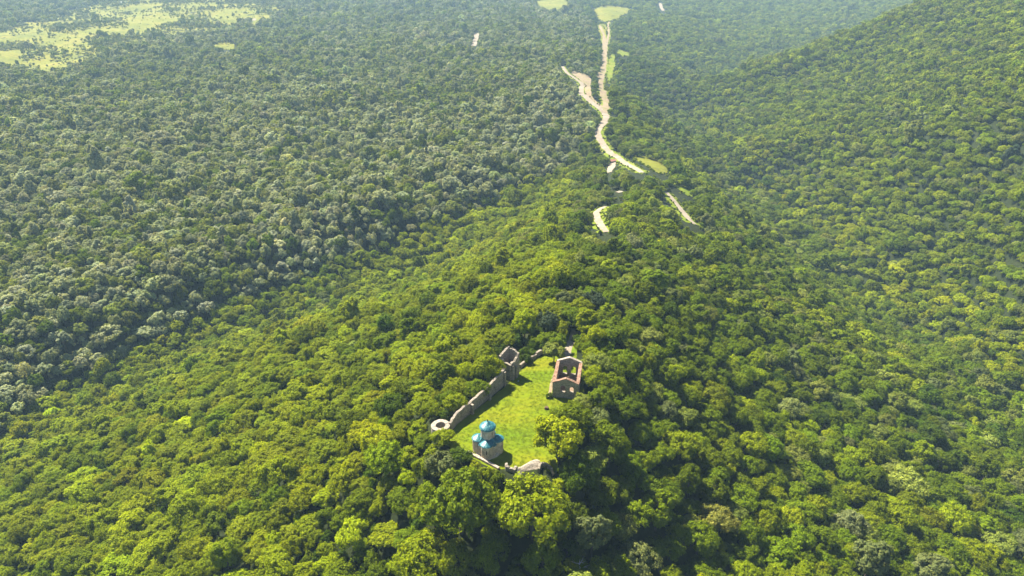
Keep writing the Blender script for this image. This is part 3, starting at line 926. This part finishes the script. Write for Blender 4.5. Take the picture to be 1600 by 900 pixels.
# ------------------------------------------------------------------ trees
def leaf_mesh(pos, nrm, size, mat, name, extra=None, aspect=0.72):
    """one quad per leaf spray"""
    N = len(pos)
    nrm = nrm / (np.linalg.norm(nrm, axis=1)[:, None] + 1e-9)
    r = rng.normal(size=(N, 3))
    t = np.cross(nrm, r); t /= np.linalg.norm(t, axis=1)[:, None] + 1e-9
    b = np.cross(nrm, t)
    s = size[:, None]
    V = np.empty((N, 4, 3))
    V[:, 0] = pos - t * s * .62
    V[:, 1] = pos + b * s * aspect * .5 - nrm * s * .10
    V[:, 2] = pos + t * s * .62
    V[:, 3] = pos - b * s * aspect * .5 - nrm * s * .10
    ev, ef = extra if extra else ([], [])
    ne = len(ev)
    co = np.concatenate([V.reshape(-1, 3), np.array(ev).reshape(-1, 3)])
    F = np.arange(N * 4).reshape(-1, 4)
    me = bpy.data.meshes.new(name)
    me.vertices.add(len(co)); me.vertices.foreach_set('co', co.ravel())
    li = F.ravel().tolist(); st = (np.arange(N) * 4).tolist()
    for f in ef:
        st.append(len(li)); li += [i + N * 4 for i in f]
    me.loops.add(len(li)); me.loops.foreach_set('vertex_index', li)
    me.polygons.add(len(st)); me.polygons.foreach_set('loop_start', st)
    me.materials.append(mat)
    if ef:
        me.materials.append(M['bark'])
        me.polygons.foreach_set('material_index', [0] * N + [1] * len(ef))
    me.update(calc_edges=True)
    return me

def trunk_geo(H, R, seed, limbs=5):
    rr = random.Random(seed)
    parts = [tube([(0, 0, -1.5), (0.05, 0, H * .18), (rr.uniform(-.2, .2), rr.uniform(-.2, .2), H * .45), (rr.uniform(-.4, .4), rr.uniform(-.4, .4), H * .78)], [.34, .27, .2, .06], 7)]
    for k in range(limbs):
        a = 2 * math.pi * (k + rr.random() * .6) / limbs
        z0 = H * rr.uniform(.25, .45)
        rd = R * rr.uniform(.45, .7)
        parts.append(tube([(0, 0, z0), (rd * .4 * math.cos(a), rd * .4 * math.sin(a), z0 + H * .12), (rd * math.cos(a), rd * math.sin(a), z0 + H * rr.uniform(.2, .32))], [.15, .1, .03], 5))
    return join(*parts)

def crown_geo(form, R, H, n_leaf, leaf, seed, n_puff=34, n_sub=13):
    """leaf sprays on lumps on lumps: limbs carry puffs, puffs carry smaller clumps; gaps stay between them"""
    g = np.random.default_rng(seed)
    zb = {'dome': .30, 'ovoid': .20, 'spire': .12, 'bush': .02}[form] * H
    zc = zb + (H - zb) * {'dome': .42, 'ovoid': .48, 'spire': .30, 'bush': .35}[form]
    c = []
    while len(c) < n_puff:
        d = g.normal(size=3); d /= np.linalg.norm(d)
        if d[2] < -0.55: continue
        f = g.uniform(.55, .80) if g.random() < .85 else g.uniform(.15, .5)
        up = (H - zc) if d[2] > 0 else (zc - zb)
        x, y, z = d[0] * R * f, d[1] * R * f, zc + d[2] * up * f
        if form == 'spire':
            k = (z - zb) / (H - zb); sh = max(.15, 1.25 * (1 - k) ** .8)
            x, y = d[0] * R * f * sh, d[1] * R * f * sh
        c.append((x, y, z))
    c = np.array(c)
    # an uneven outline: some limbs reach further than others
    c[:, :2] *= (1 + .16 * np.sin(np.arctan2(c[:, 1], c[:, 0]) * 2 + g.uniform(0, 6)) + .10 * np.sin(np.arctan2(c[:, 1], c[:, 0]) * 3 + g.uniform(0, 6)))[:, None]
    pr = R * (g.uniform(.22, .40, n_puff) if n_puff > 30 else g.uniform(.30, .46, n_puff))
    if form == 'spire': pr *= .62
    if form == 'ovoid': pr *= .9
    # small clumps on the outer side of each puff
    ctr = np.array([0, 0, zc])
    sub_c = []; sub_r = []
    for i in range(n_puff):
        o = c[i] - ctr; o /= np.linalg.norm(o) + 1e-9
        k = 0
        while k < n_sub:
            d = g.normal(size=3); d /= np.linalg.norm(d)
            if d @ o < -.35 or d[2] < -.7: continue
            sub_c.append(c[i] + d * pr[i] * g.uniform(.6, .95)); sub_r.append(pr[i] * g.uniform(.26, .46)); k += 1
    sub_c = np.array(sub_c); sub_r = np.array(sub_r)
    w = sub_r ** 2; w /= w.sum()
    idx = g.choice(len(sub_c), n_leaf, p=w)
    d = g.normal(size=(n_leaf, 3)); d[:, 2] += .25
    d /= np.linalg.norm(d, axis=1)[:, None]
    pos = sub_c[idx] + d * (sub_r[idx] * g.uniform(.55, 1.08, n_leaf))[:, None]
    pos[:, 2] = np.maximum(pos[:, 2], .15)
    nrm = d * .6 + .6 * (pos - ctr) / R + .34 * g.normal(size=(n_leaf, 3)) + np.array([0, 0, .10])
    return pos, nrm, leaf * g.uniform(.65, 1.35, n_leaf)

FORMS = [('dome', 6.0, 10.5), ('dome', 6.2, 12.0), ('dome', 5.8, 9.5), ('dome', 6.3, 11.0), ('dome', 5.9, 11.5), ('dome', 6.4, 10.0), ('ovoid', 4.9, 13.0), ('ovoid', 5.1, 12.0), ('ovoid', 4.7, 14.0), ('spire', 4.3, 15.0), ('bush', 4.0, 5.5)]
NF = len(FORMS)
LODS = [(10000, .48, 36, 14), (3200, .80, 26, 9), (1000, 1.3, 15, 6)]
crown_me = []; trunk_me = []; proto = bpy.data.collections.new('tree_forms')
for li, (nl, ls, npf, nsb) in enumerate(LODS):
    for fi, (fm, R, H) in enumerate(FORMS):
        k = .45 if fm == 'bush' else 1.0
        pos, nrm, sz = crown_geo(fm, R, H, int(nl * k), ls * (1.0 if fm != 'ovoid' else .9), 100 + fi * 7 + li, npf if fm != 'bush' else 16, nsb)
        tg = trunk_geo(H, R, fi, 5)
        if li == 0:
            crown_me.append(leaf_mesh(pos, nrm, sz, M['leaf'], 'crown'))
            trunk_me.append(pymesh('trunk', *tg, M['bark']))
        me = leaf_mesh(pos, nrm, sz, M['leaf'], 'tree', tg)
        proto.objects.link(bpy.data.objects.new('tree_%03d' % (li * NF + fi), me))

def scatter(name, P, rot, scl, idx, tint, coll, label):
    me = bpy.data.meshes.new(name)
    N = len(P)
    me.vertices.add(N); me.vertices.foreach_set('co', np.asarray(P, float).ravel())
    for nm, ty, dat in (('turn', 'FLOAT_VECTOR', rot), ('size', 'FLOAT_VECTOR', scl), ('tint', 'FLOAT_VECTOR', tint)):
        a = me.attributes.new(nm, ty, 'POINT'); a.data.foreach_set('vector', np.asarray(dat, float).ravel())
    a = me.attributes.new('form', 'INT', 'POINT'); a.data.foreach_set('value', np.asarray(idx, np.int32))
    o = link(name, me)
    g = bpy.data.node_groups.new(name, 'GeometryNodeTree')
    g.interface.new_socket('Geometry', in_out='INPUT', socket_type='NodeSocketGeometry')
    g.interface.new_socket('Geometry', in_out='OUTPUT', socket_type='NodeSocketGeometry')
    i = g.nodes.new('NodeGroupInput'); u = g.nodes.new('NodeGroupOutput')
    ip = g.nodes.new('GeometryNodeInstanceOnPoints')
    ci = g.nodes.new('GeometryNodeCollectionInfo')
    ci.inputs['Collection'].default_value = coll
    ci.inputs['Separate Children'].default_value = True
    ci.inputs['Reset Children'].default_value = True
    ip.inputs['Pick Instance'].default_value = True
    g.links.new(i.outputs[0], ip.inputs['Points'])
    g.links.new(ci.outputs[0], ip.inputs['Instance'])
    for nm, ty, so in (('turn', 'FLOAT_VECTOR', 'Rotation'), ('size', 'FLOAT_VECTOR', 'Scale'), ('form', 'INT', 'Instance Index')):
        na = g.nodes.new('GeometryNodeInputNamedAttribute')
        na.data_type = ty; na.inputs['Name'].default_value = nm
        g.links.new(na.outputs['Attribute'], ip.inputs[so])
    g.links.new(ip.outputs[0], u.inputs[0])
    md = o.modifiers.new('scatter', 'NODES'); md.node_group = g
    return tag(o, label, None, None, 'stuff')

TONES = {   # leaf colours
 'bright green': (0.218, 0.268, 0.001), 'yellow-green': (0.275, 0.318, 0.001), 'mid green': (0.138, 0.190, 0.001),
 'deep green': (0.075, 0.120, 0.003), 'olive': (0.210, 0.245, 0.040), 'grey-green': (0.300, 0.335, 0.175), 'silvery': (0.350, 0.380, 0.250), 'dark blue-green': (0.060, 0.085, 0.045)}
TN = list(TONES); TV = np.array([TONES[k] for k in TN])

# valley lines on the ground part the three woods
vl = np.array([hit(*p)[:2] for p in ((0, 690), (100, 605), (200, 560), (300, 510), (450, 450), (600, 390), (760, 320), (880, 270), (925, 205), (925, 120), (925, 40))])
vr = np.array([hit(*p)[:2] for p in ((1600, 630), (1500, 520), (1390, 430), (1280, 350), (1190, 285), (1130, 225), (1092, 175))])
def zone(x, y):
    lx = np.interp(y, vl[:, 1], vl[:, 0]); rx = np.interp(y, vr[:, 1], vr[:, 0])
    z = np.zeros(np.shape(x), int)
    z[x < lx] = 1
    z[x > rx] = 2
    z[(y < vl[0, 1]) & (x > vl[0, 0] - (vl[0, 1] - y) * .5) & (z == 1)] = 0
    z[(y < vr[0, 1]) & (z == 2) & (x < vr[0, 0] + (vr[0, 1] - y) * .6)] = 0
    return z
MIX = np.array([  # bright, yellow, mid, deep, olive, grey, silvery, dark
 [.19, .07, .37, .22, .08, .05, .005, .015],  # ridge right of the crest: deeper greens, the flank's shade put into leaf colour
 [.07, .02, .15, .10, .14, .29, .20, .03],  # left slope: greyer trees, backlit leaf sheen partly put into their colour
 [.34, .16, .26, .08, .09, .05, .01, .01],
 [.42, .22, .24, .04, .05, .03, .00, .00],  # ridge left of the crest: yellower greens, sunlight put into leaf colour
 [.16, .10, .12, .02, .18, .26, .15, .01]])  # far plateau: paler scrub, some distance haze put into its colour
def tones_for(x, y, z):
    n1 = .9 * vnoise(x / 85, y / 85, 21) + .5 * vnoise(x / 24, y / 24, 22)
    u = np.clip(rng.random(len(x)) * .62 + (n1 * .5 + .5) * .38, 0, .999)
    order = [1, 0, 2, 4, 5, 6, 3, 7]
    cum = np.cumsum(MIX[:, order], axis=1); cum /= cum[:, -1:]
    k = (u[:, None] > cum[z]).sum(1)
    return np.array(order)[np.clip(k, 0, 7)]
def forms_for(z, tone, rnd):
    f = (rnd * 6).astype(int)                                  # domes
    slim = ((z == 1) & (rnd * 7 % 1 < .62)) | (rnd * 13 % 1 < .10)
    f = np.where(slim, 6 + (rnd * 31 % 1 * 3).astype(int), f)
    f = np.where((tone == 7) | ((z == 1) & (rnd * 17 % 1 < .05)), 9, f)
    return f

# single trees that stand out in the photograph: pixel of the crown's middle, crown width in pixels, tone, form, height factor, label
OWN = [
 (718, 778, 128, 'mid green', 1, 1.0, 'very broad green tree below the parapet wall, left of the bastion'),
 (832, 793, 128, 'bright green', 3, .95, 'very broad bright green tree directly below the stone bastion'),
 (690, 724, 56, 'grey-green', 6, .9, 'grey-green tree below the round tower, left of the chapel'),
 (722, 712, 36, 'deep green', 2, .9, 'small dark green tree touching the left end of the parapet wall'),
 (691, 683, 40, 'bright green', 2, .9, 'small bright bushy tree in front of the round tower'),
 (874, 682, 84, 'yellow-green', 4, .95, 'large yellow-green tree on the right edge of the lawn'),
 (906, 738, 64, 'deep green', 1, 1.1, 'dark green tree right of the bastion'),
 (952, 690, 76, 'mid green', 4, 1.1, 'broad mid green tree right of the yellow-green lawn tree'),
 (908, 628, 42, 'olive', 2, .9, 'olive tree partly hiding the near gable of the roofless hall'),
 (940, 622, 50, 'mid green', 0, 1.0, 'round green tree just right of the roofless hall front'),
 (930, 590, 46, 'bright green', 5, 1.0, 'bright green tree standing against the right wall of the hall'),
 (962, 575, 54, 'mid green', 3, 1.0, 'second green tree to the right of the roofless hall'),
 (925, 522, 46, 'yellow-green', 2, 1.0, 'olive-yellow tree right of the gravel path'),
 (928, 556, 40, 'bright green', 0, .9, 'bright tree behind the far right corner of the hall'),
 (866, 548, 38, 'olive', 7, .8, 'greyish olive tree on the lawn corner left of the path'),
 (852, 530, 34, 'mid green', 2, .9, 'green tree behind the low wall left of the path'),
 (855, 500, 46, 'dark blue-green', 6, .8, 'dark greyish tree up the slope left of the path'),
 (928, 468, 44, 'dark blue-green', 6, .85, 'dense dark evergreen tree standing out on the ridge behind the hall'),
 (880, 466, 38, 'grey-green', 7, .8, 'grey-green tree left of the dense dark evergreen'),
 (612, 636, 58, 'deep green', 3, 1.1, 'dark round tree in the wood left of the rampart'),
 (762, 574, 50, 'bright green', 1, 1.1, 'bright broad tree hiding the rampart beside the square tower'),
 (742, 606, 46, 'mid green', 5, .9, 'mid green tree behind the middle of the rampart'),
 (712, 628, 42, 'bright green', 0, .9, 'bright green tree behind the lower rampart'),
 (926, 832, 62, 'grey-green', 8, 1.1, 'tall grey-olive tree at the bottom beside the bare dead tree'),
 (658, 872, 104, 'bright green', 5, .9, 'wide bright domed tree at the bottom edge below the broad tree'),
 (848, 872, 76, 'mid green', 0, 1.1, 'mid green tree at the bottom edge left of the grey-olive tree'),
 (768, 862, 74, 'mid green', 4, 1.0, 'mid green tree at the bottom edge between two wider trees'),
 (880, 756, 34, 'yellow-green', 10, 1.0, 'low yellow-green bush at the right end of the bastion'),
 (872, 700, 26, 'olive', 10, 1.0, 'small olive bush at the foot of the large yellow-green tree'),
 (759, 738, 26, 'bright green', 10, 1.2, 'bright bush hugging the front of the parapet wall'),
 (742, 728, 24, 'yellow-green', 10, 1.2, 'yellow-green bush below the left half of the parapet wall'),
 (777, 746, 26, 'mid green', 10, 1.3, 'green bush at the foot of the bastion front wall'),
 (812, 762, 36, 'bright green', 10, 1.3, 'bright bush below the rubble slope of the bastion'),
 (846, 756, 30, 'bright green', 10, 1.2, 'bright bush below the right end of the bastion'),
 (662, 690, 36, 'mid green', 2, .8, 'small mid green tree left of the round tower foot'),
 (676, 706, 30, 'bright green', 10, 1.2, 'bright bush just below the round tower'),
 (655, 668, 34, 'bright green', 0, .8, 'bright green tree directly left of the round tower'),
 (858, 617, 11, 'deep green', 10, 1.2, 'tiny dark bush at the near left corner of the hall'),
 (1105, 345, 26, 'silvery', 7, 1.2, 'pale silvery tree below the right hand road'),
]
trees = []      # x, y, z, crown radius, height factor, form, tone, turn, label
for (a, b, w, tone, fm, hk, lb) in OWN:
    R, H = FORMS[fm][1:]
    p = hit(a, b, 6.0)
    _, _, mpp = project(p[0], p[1], p[2] + 6)
    s = (w * float(mpp) / 2) / (R * 1.08)
    p = hit(a, b, H * s * hk * .62)
    trees.append([p[0], p[1], p[2], s * R, hk, fm, TN.index(tone), rng.uniform(0, 6.28), lb])

# visible outlines kept free: the tree must not hide them
LAWN_VIS = [(712, 676), (735, 655), (790, 612), (806, 590), (830, 570), (848, 560), (872, 566), (866, 615), (852, 640), (836, 670), (838, 700), (862, 728), (838, 728), (800, 732), (780, 722), (764, 722), (740, 708), (726, 700)]
KEEP = [LAWN_VIS, [(736, 655), (790, 655), (790, 724), (736, 724)], [(860, 555), (908, 555), (908, 600), (884, 626), (858, 626)], [(728, 704), (738, 704), (780, 730), (776, 738)],
        [(788, 726), (862, 722), (866, 748), (848, 756), (846, 742), (812, 746), (806, 760), (788, 760)], [(670, 664), (706, 640), (722, 640), (722, 680), (672, 684)],
        [(776, 590), (782, 546), (812, 546), (812, 596), (740, 650), (722, 640)], [(878, 556), (886, 530), (900, 530), (896, 556)]]
def hides(px, py, rp, x, y, z):
    """true where a crown (pixel centre and radius) would cover something the photograph shows"""
    bad = np.zeros(px.shape, bool)
    for poly in KEEP + CLEAR_PX:
        yb = max(q[1] for q in poly)
        cand = (py < yb + 90)
        for k, (ox, oy) in enumerate([(0, 0)] + [(math.cos(t) * .8, math.sin(t) * .75) for t in np.linspace(0, 2 * math.pi, 9)[:-1]]):
            bad |= cand & in_poly(px + ox * rp, py + oy * rp, poly)
    for ln, w, q in ROAD_LINES:
        d = seg_dist(px, py, ln)
        d2 = np.minimum(d, seg_dist(px, py - rp * .5, ln))
        bad |= d2 < rp * .9 + 3.0
    return bad
own_xy = np.array([[t[0], t[1], t[3]] for t in trees])
built = [(-8, 194.2, 7), (20, 233, 11), (-1, 241, 5.5), (-24.6, 204.6, 3.4), (4, 184, 6)]
def blocked(x, y, r):
    b = in_poly(x, y, LAWN) | (seg_dist(x, y, LAWN, True) < r * .25)
    for (bx_, by_, br) in built: b |= np.hypot(x - bx_, y - by_) < br + r * .3
    b |= seg_dist(x, y, wl) < 1.5 + r * .35
    b |= seg_dist(x, y, [(-15.2, 192.6), (-4.6, 184.4)]) < 1.2
    for ln, w, q in ROAD_LINES: b |= seg_dist(x, y, q[::2] if len(q) > 6 else q) < 5.0 + r * .6
    b |= seg_dist(x, y, path_q[::3]) < 1.0 + r * .5
    return b

# near wood: crowns of many sizes packed by throwing, big ones first
YN = 620.0
grid = {}
def add_grid(x, y, r): grid.setdefault((int(x // 10), int(y // 10)), []).append((x, y, r))
def free(x, y, r, k):
    i, j = int(x // 10), int(y // 10)
    for a in (-2, -1, 0, 1, 2):
        for b in (-2, -1, 0, 1, 2):
            for (x2, y2, r2) in grid.get((i + a, j + b), ()):
                if (x - x2) ** 2 + (y - y2) ** 2 < (k * (r + r2)) ** 2: return False
    return True
for t in trees: add_grid(t[0], t[1], t[3] * .80)
near = []
for (r0, r1, tries) in ((6.0, 7.8, 2200), (4.7, 6.0, 12000), (3.6, 4.7, 34000), (2.6, 3.4, 40000)):
    q = rng.random(tries) ** .5 * (YN + 190) - 190 + 0
    y = np.clip(q, 40, YN); x = rng.uniform(-1, 1, tries) * (.80 * y + 60)
    r = rng.uniform(r0, r1, tries) * np.where(y > 330, .92, 1.0)
    bl_ = blocked(x, y, r)
    for k in np.nonzero(~bl_)[0]:
        if free(x[k], y[k], r[k], .66):
            add_grid(x[k], y[k], r[k]); near.append((x[k], y[k], r[k]))
# undergrowth in the gaps
q = 40000
y = np.clip(rng.random(q) ** .5 * (520 + 190) - 190, 40, 520); x = rng.uniform(-1, 1, q) * (.80 * y + 60); r = rng.uniform(2.0, 3.2, q)
bl_ = blocked(x, y, r)
for k in np.nonzero(~bl_)[0]:
    if free(x[k], y[k], r[k], .56):
        add_grid(x[k], y[k], r[k]); near.append((x[k], y[k], r[k]))
near = np.array(near)
# far wood: jittered grid, spacing grows a little with distance
far = []
y = YN
while y < 4350:
    st = np.interp(y, [600, 1400, 4300], [8.0, 8.6, 12.0])
    hw = .80 * y + 80
    xs = np.arange(-hw, hw, st)
    xx = xs + rng.uniform(-.42, .42, len(xs)) * st; yy = y + rng.uniform(-.42, .42, len(xs)) * st
    rr = st * .5 * np.exp(rng.normal(.10, .30, len(xs)))
    far.append(np.column_stack([xx, yy, rr])); y += st * .93
far = np.concatenate(far)
far = far[~blocked(far[:, 0], far[:, 1], far[:, 2])]
al = np.concatenate([near, far])
X, Y, R_ = al[:, 0], al[:, 1], al[:, 2]
Z = hgt(X, Y)
zn = zone(X, Y)
# meadow on the plateau: fewer and smaller, in drifts
inp = in_poly(X + 70 * vnoise(X / 60, Y / 60, 41), Y + 90 * vnoise(X / 60, Y / 60, 42), PLATEAU)
dr_ = vnoise(X / 90, Y / 90, 31) + .6 * vnoise(X / 34, Y / 34, 32)
keep = ~inp | (rng.random(len(X)) < np.clip(.33 + .55 * dr_, .08, .97))
R_ = np.where(inp, R_ * np.clip(.50 + .38 * dr_ + rng.normal(0, .1, len(X)), .3, 1.0), R_)
px, py, mpp = project(X, Y, Z + 7)
keep &= (px > -260) & (px < 1860) & (py > -60) & (py < 1150)
rp = R_ / mpp
hid = hides(px, py, rp, X, Y, Z)
shr = rng.random(len(X)) < .5
# what would stand in the way is left as low scrub or not at all
R_ = np.where(hid, R_ * .36, R_)
px2, py2, mpp2 = project(X, Y, Z + R_)
keep &= ~(hid & (~shr | hides(px2, py2, R_ / mpp2, X, Y, Z)))
X, Y, Z, R_, zn, hid, inp = (q[keep] for q in (X, Y, Z, R_, zn, hid, inp))
es = []
for P_, big in EDGES:
    P_ = np.array(P_)[:, :2]
    dd = np.hypot(*P_.mean(0))
    stp = np.interp(dd, [400, 2500], [2.6, 7.0])
    for i in range(len(P_) - 1):
        L_ = np.hypot(*(P_[i + 1] - P_[i]))
        for _ in range(rng.poisson(L_ / stp)):
            q = P_[i] + (P_[i + 1] - P_[i]) * rng.random() + rng.normal(0, .9 * big * np.interp(dd, [400, 2500], [1, 3]), 2)
            es.append((q[0], q[1], big * rng.uniform(.5, 1.5) * np.interp(dd, [400, 2500], [1, 1.9])))
es = np.array(es)
on = np.zeros(len(es), bool)
for (ln, w, q) in ROAD_LINES: on |= seg_dist(es[:, 0], es[:, 1], q) < (max(w) if not np.isscalar(w) else w) * .5
es = es[~on]
X = np.concatenate([X, es[:, 0]]); Y = np.concatenate([Y, es[:, 1]]); R_ = np.concatenate([R_, es[:, 2]]); Z = np.concatenate([Z, hgt(es[:, 0], es[:, 1])])
zn = np.concatenate([zn, np.zeros(len(es), int)]); hid = np.concatenate([hid, np.ones(len(es), bool)]); inp = np.concatenate([inp, np.zeros(len(es), bool)])
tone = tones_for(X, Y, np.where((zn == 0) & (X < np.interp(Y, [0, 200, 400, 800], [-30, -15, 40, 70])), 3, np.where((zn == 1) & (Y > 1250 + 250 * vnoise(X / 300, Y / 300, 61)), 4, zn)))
tone = np.where((R_ < 3.2) & (Y < 520) & (rng.random(len(X)) < .75), 3, tone)  # low near growth mostly deep green: shade between crowns painted into its colour
vd = seg_dist(X, Y, vr)
tone = np.where((vd < 16) & (rng.random(len(X)) < .45), 1, tone)
rnd = rng.random(len(X))
form = forms_for(zn, tone, rnd)
form = np.where(hid | (inp & (R_ < 3.0)) | ((R_ < 3.2) & (Y < 520)), 10, form)
FR = np.array([f[1] for f in FORMS]); FH = np.array([f[2] for f in FORMS])
sxy = R_ / FR[form]
hk = np.exp(rng.normal(.0, .18, len(X))) * np.interp(sxy, [.3, .8, 1.4], [1.25, 1.0, .85]) * np.where(zn == 1, 1.0, .90)
turn = rng.uniform(0, 6.283, len(X))
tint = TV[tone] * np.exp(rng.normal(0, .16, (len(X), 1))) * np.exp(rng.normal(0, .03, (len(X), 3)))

tint = np.where(((zn != 1) & ((tone == 5) | (tone == 6)))[:, None], tint * np.array([.52, .55, .32]), tint)

# the 300 crowns that show largest stand as single trees
px, py, mpp = project(X, Y, Z + FH[form] * sxy * hk * .6)
rp = R_ / mpp
vis = (px > 5) & (px < 1595) & (py > 30) & (py < 895)
score = np.where(vis, rp, 0)
n_auto = 300 - len(OWN)
chosen = np.argsort(-score)[:n_auto]
mask = np.zeros(len(X), bool); mask[chosen] = True

ORD = ['first', 'second', 'third', 'fourth', 'fifth', 'sixth', 'seventh', 'eighth', 'ninth', 'tenth', 'eleventh', 'twelfth', 'thirteenth', 'fourteenth', 'fifteenth', 'sixteenth', 'seventeenth', 'eighteenth', 'nineteenth', 'twentieth',
       'twenty-first', 'twenty-second', 'twenty-third', 'twenty-fourth', 'twenty-fifth']
rows = np.array_split(chosen[np.argsort(-py[chosen])], math.ceil(n_auto / 20))
def add_tree(x, y, z, sx, sz, fm, tn, rz, label, name='broadleaf_tree'):
    e = empty(name, (x, y, z), rz)
    e.scale = (sx * rng.uniform(.88, 1.14), sx * rng.uniform(.88, 1.14), sz)
    tag(e, label, 'tree', 'trees nearest the camera')
    link('trunk', trunk_me[fm], e)
    c = link('crown', crown_me[fm], e)
    c['tint'] = [float(q) for q in tn]
    return e
for t in trees:
    fm = t[5]
    s = t[3] / FR[fm]
    add_tree(t[0], t[1], t[2] - .1, s, s * t[4], fm, TV[t[6]] * rng.uniform(.95, 1.1) * (np.array([.50, .53, .34]) if t[6] in (5, 6) else 1), t[7], t[8], 'bush' if fm == 10 else 'broadleaf_tree')
for ri, row in enumerate(rows):
    row = row[np.argsort(px[row])]
    for k, i in enumerate(row):
        sz = 'broad' if R_[i] > 6.2 else ('small' if R_[i] < 4.2 else 'middling')
        lb = '%s %s tree, %s from left in %s band of crowns above bottom edge' % (sz, TN[tone[i]], ORD[k], ORD[ri])
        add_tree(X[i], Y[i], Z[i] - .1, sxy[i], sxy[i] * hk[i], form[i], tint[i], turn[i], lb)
rest = ~mask
dist = np.hypot(X, Y)
lod = np.where(dist < 430, 0, np.where(dist < 1000, 1, 2))
for zi, lb in ((0, 'bright green broadleaf wood covering the ridge behind the ruins'), (1, 'greyish green wood on the left slope beyond the valley'), (2, 'green wood covering the mountainside at the right')):
    k = rest & (zn == zi)
    N = k.sum()
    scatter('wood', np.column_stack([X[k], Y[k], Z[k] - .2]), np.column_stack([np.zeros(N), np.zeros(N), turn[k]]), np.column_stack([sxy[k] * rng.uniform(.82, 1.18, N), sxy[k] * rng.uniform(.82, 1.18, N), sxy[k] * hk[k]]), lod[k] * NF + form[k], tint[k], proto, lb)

# bare dead tree at the bottom
p = hit(905, 888, 6.0)
de = empty('dead_tree', (p[0], p[1], p[2]), 0.6)
tag(de, 'bare pale dead tree at the bottom edge beneath the grey-olive tree', 'tree')
parts = [tube([(0, 0, -1), (.1, 0, 3), (-.2, .2, 6), (.2, .1, 9.5)], [.36, .28, .2, .05], 7)]
link('trunk', pymesh('trunk', *parts[0], M['dead_wood']), de)
for k in range(11):
    a = k * 2.4; z0 = 3.5 + k * .5; L_ = random.uniform(1.6, 3.4)
    c_, s_ = math.cos(a), math.sin(a)
    V1 = tube([(0, 0, z0), (c_ * L_ * .5, s_ * L_ * .5, z0 + .5), (c_ * L_, s_ * L_, z0 + 1.4)], [.12, .08, .02], 5)
    V2 = tube([(c_ * L_ * .5, s_ * L_ * .5, z0 + .5), (c_ * L_ * .8 + .5 * s_, s_ * L_ * .8 - .5 * c_, z0 + .6)], [.06, .015], 4)
    link('branch', pymesh('branch', *join(V1, V2), M['dead_wood']), de)

# ------------------------------------------------------------------ grass on the lawn
gt = bpy.data.collections.new('grass_forms')
for k in range(3):
    g = np.random.default_rng(70 + k)
    N = 26
    pos = np.column_stack([g.normal(0, .28, N), g.normal(0, .28, N), g.uniform(.05, .16, N)])
    nr = np.column_stack([g.normal(size=N) * .6, g.normal(size=N) * .6, np.ones(N)])
    gt.objects.link(bpy.data.objects.new('grass_%d' % k, leaf_mesh(pos, nr, g.uniform(.10, .22, N), M['grass_blade'], 'grass', None, .3)))
lx = np.array([q[0] for q in LAWN]); ly = np.array([q[1] for q in LAWN])
gx_ = rng.uniform(lx.min(), lx.max(), 26000); gy_ = rng.uniform(ly.min(), ly.max(), 26000)
dn = vnoise(gx_ / 5, gy_ / 5, 51) * .6 + vnoise(gx_ / 1.7, gy_ / 1.7, 52) * .4
k = in_poly(gx_, gy_, LAWN) & (rng.random(26000) < .30 + .2 * dn) & (np.hypot(gx_ + 8, gy_ - 194.2) > 5.6)
hx = (gx_ - HN[0]) * hd[0] + (gy_ - HN[1]) * hd[1]; hy = (gx_ - HN[0]) * hl[0] + (gy_ - HN[1]) * hl[1]
k &= ~((hx > -.3) & (hx < HW + .3) & (hy > -.3) & (hy < HL + .3)) & (seg_dist(gx_, gy_, path_q) > 1.6)
gx_, gy_, dn = gx_[k], gy_[k], dn[k]
N = len(gx_)
gc = np.array([.115, .155, .001]) * (1 + .10 * dn[:, None]) + np.array([.05, .02, .001]) * np.clip(rng.normal(-.8, .6, (N, 1)), 0, 1)
sc_ = rng.uniform(.7, 1.3, N)
scatter('grass', np.column_stack([gx_, gy_, hgt(gx_, gy_) + .05]), np.column_stack([np.zeros(N), np.zeros(N), rng.uniform(0, 6.28, N)]), np.column_stack([sc_, sc_, sc_]), rng.integers(0, 3, N), gc, gt, 'short sunlit grass tufts covering the lawn')

# ------------------------------------------------------------------ haze
zlo = float(gz.min()) - 2; zhi = max(float(gz.max()) + 30, CAM_Z + 15)
hv, hf = box(float(gx.min()) - 20, float(gx.max()) + 20, float(gy.min()) - 20, float(gy.max()) + 20, zlo, zhi)
hm = bpy.data.materials.new('haze'); hm.use_nodes = True
ht = hm.node_tree
ht.nodes.remove(ht.nodes['Principled BSDF'])
pv = ht.nodes.new('ShaderNodeVolumePrincipled')
pv.inputs['Color'].default_value = (0.50, 0.76, 1.0, 1)
pv.inputs['Density'].default_value = 0.000095
ht.links.new(pv.outputs[0], ht.nodes['Material Output'].inputs['Volume'])
tag(link('haze', pymesh('haze', hv, hf, hm)), 'pale bluish haze filling the valley air', None, None, 'stuff')
print('trees', len(X), 'near', len(near), 'z', gz.min(), gz.max())
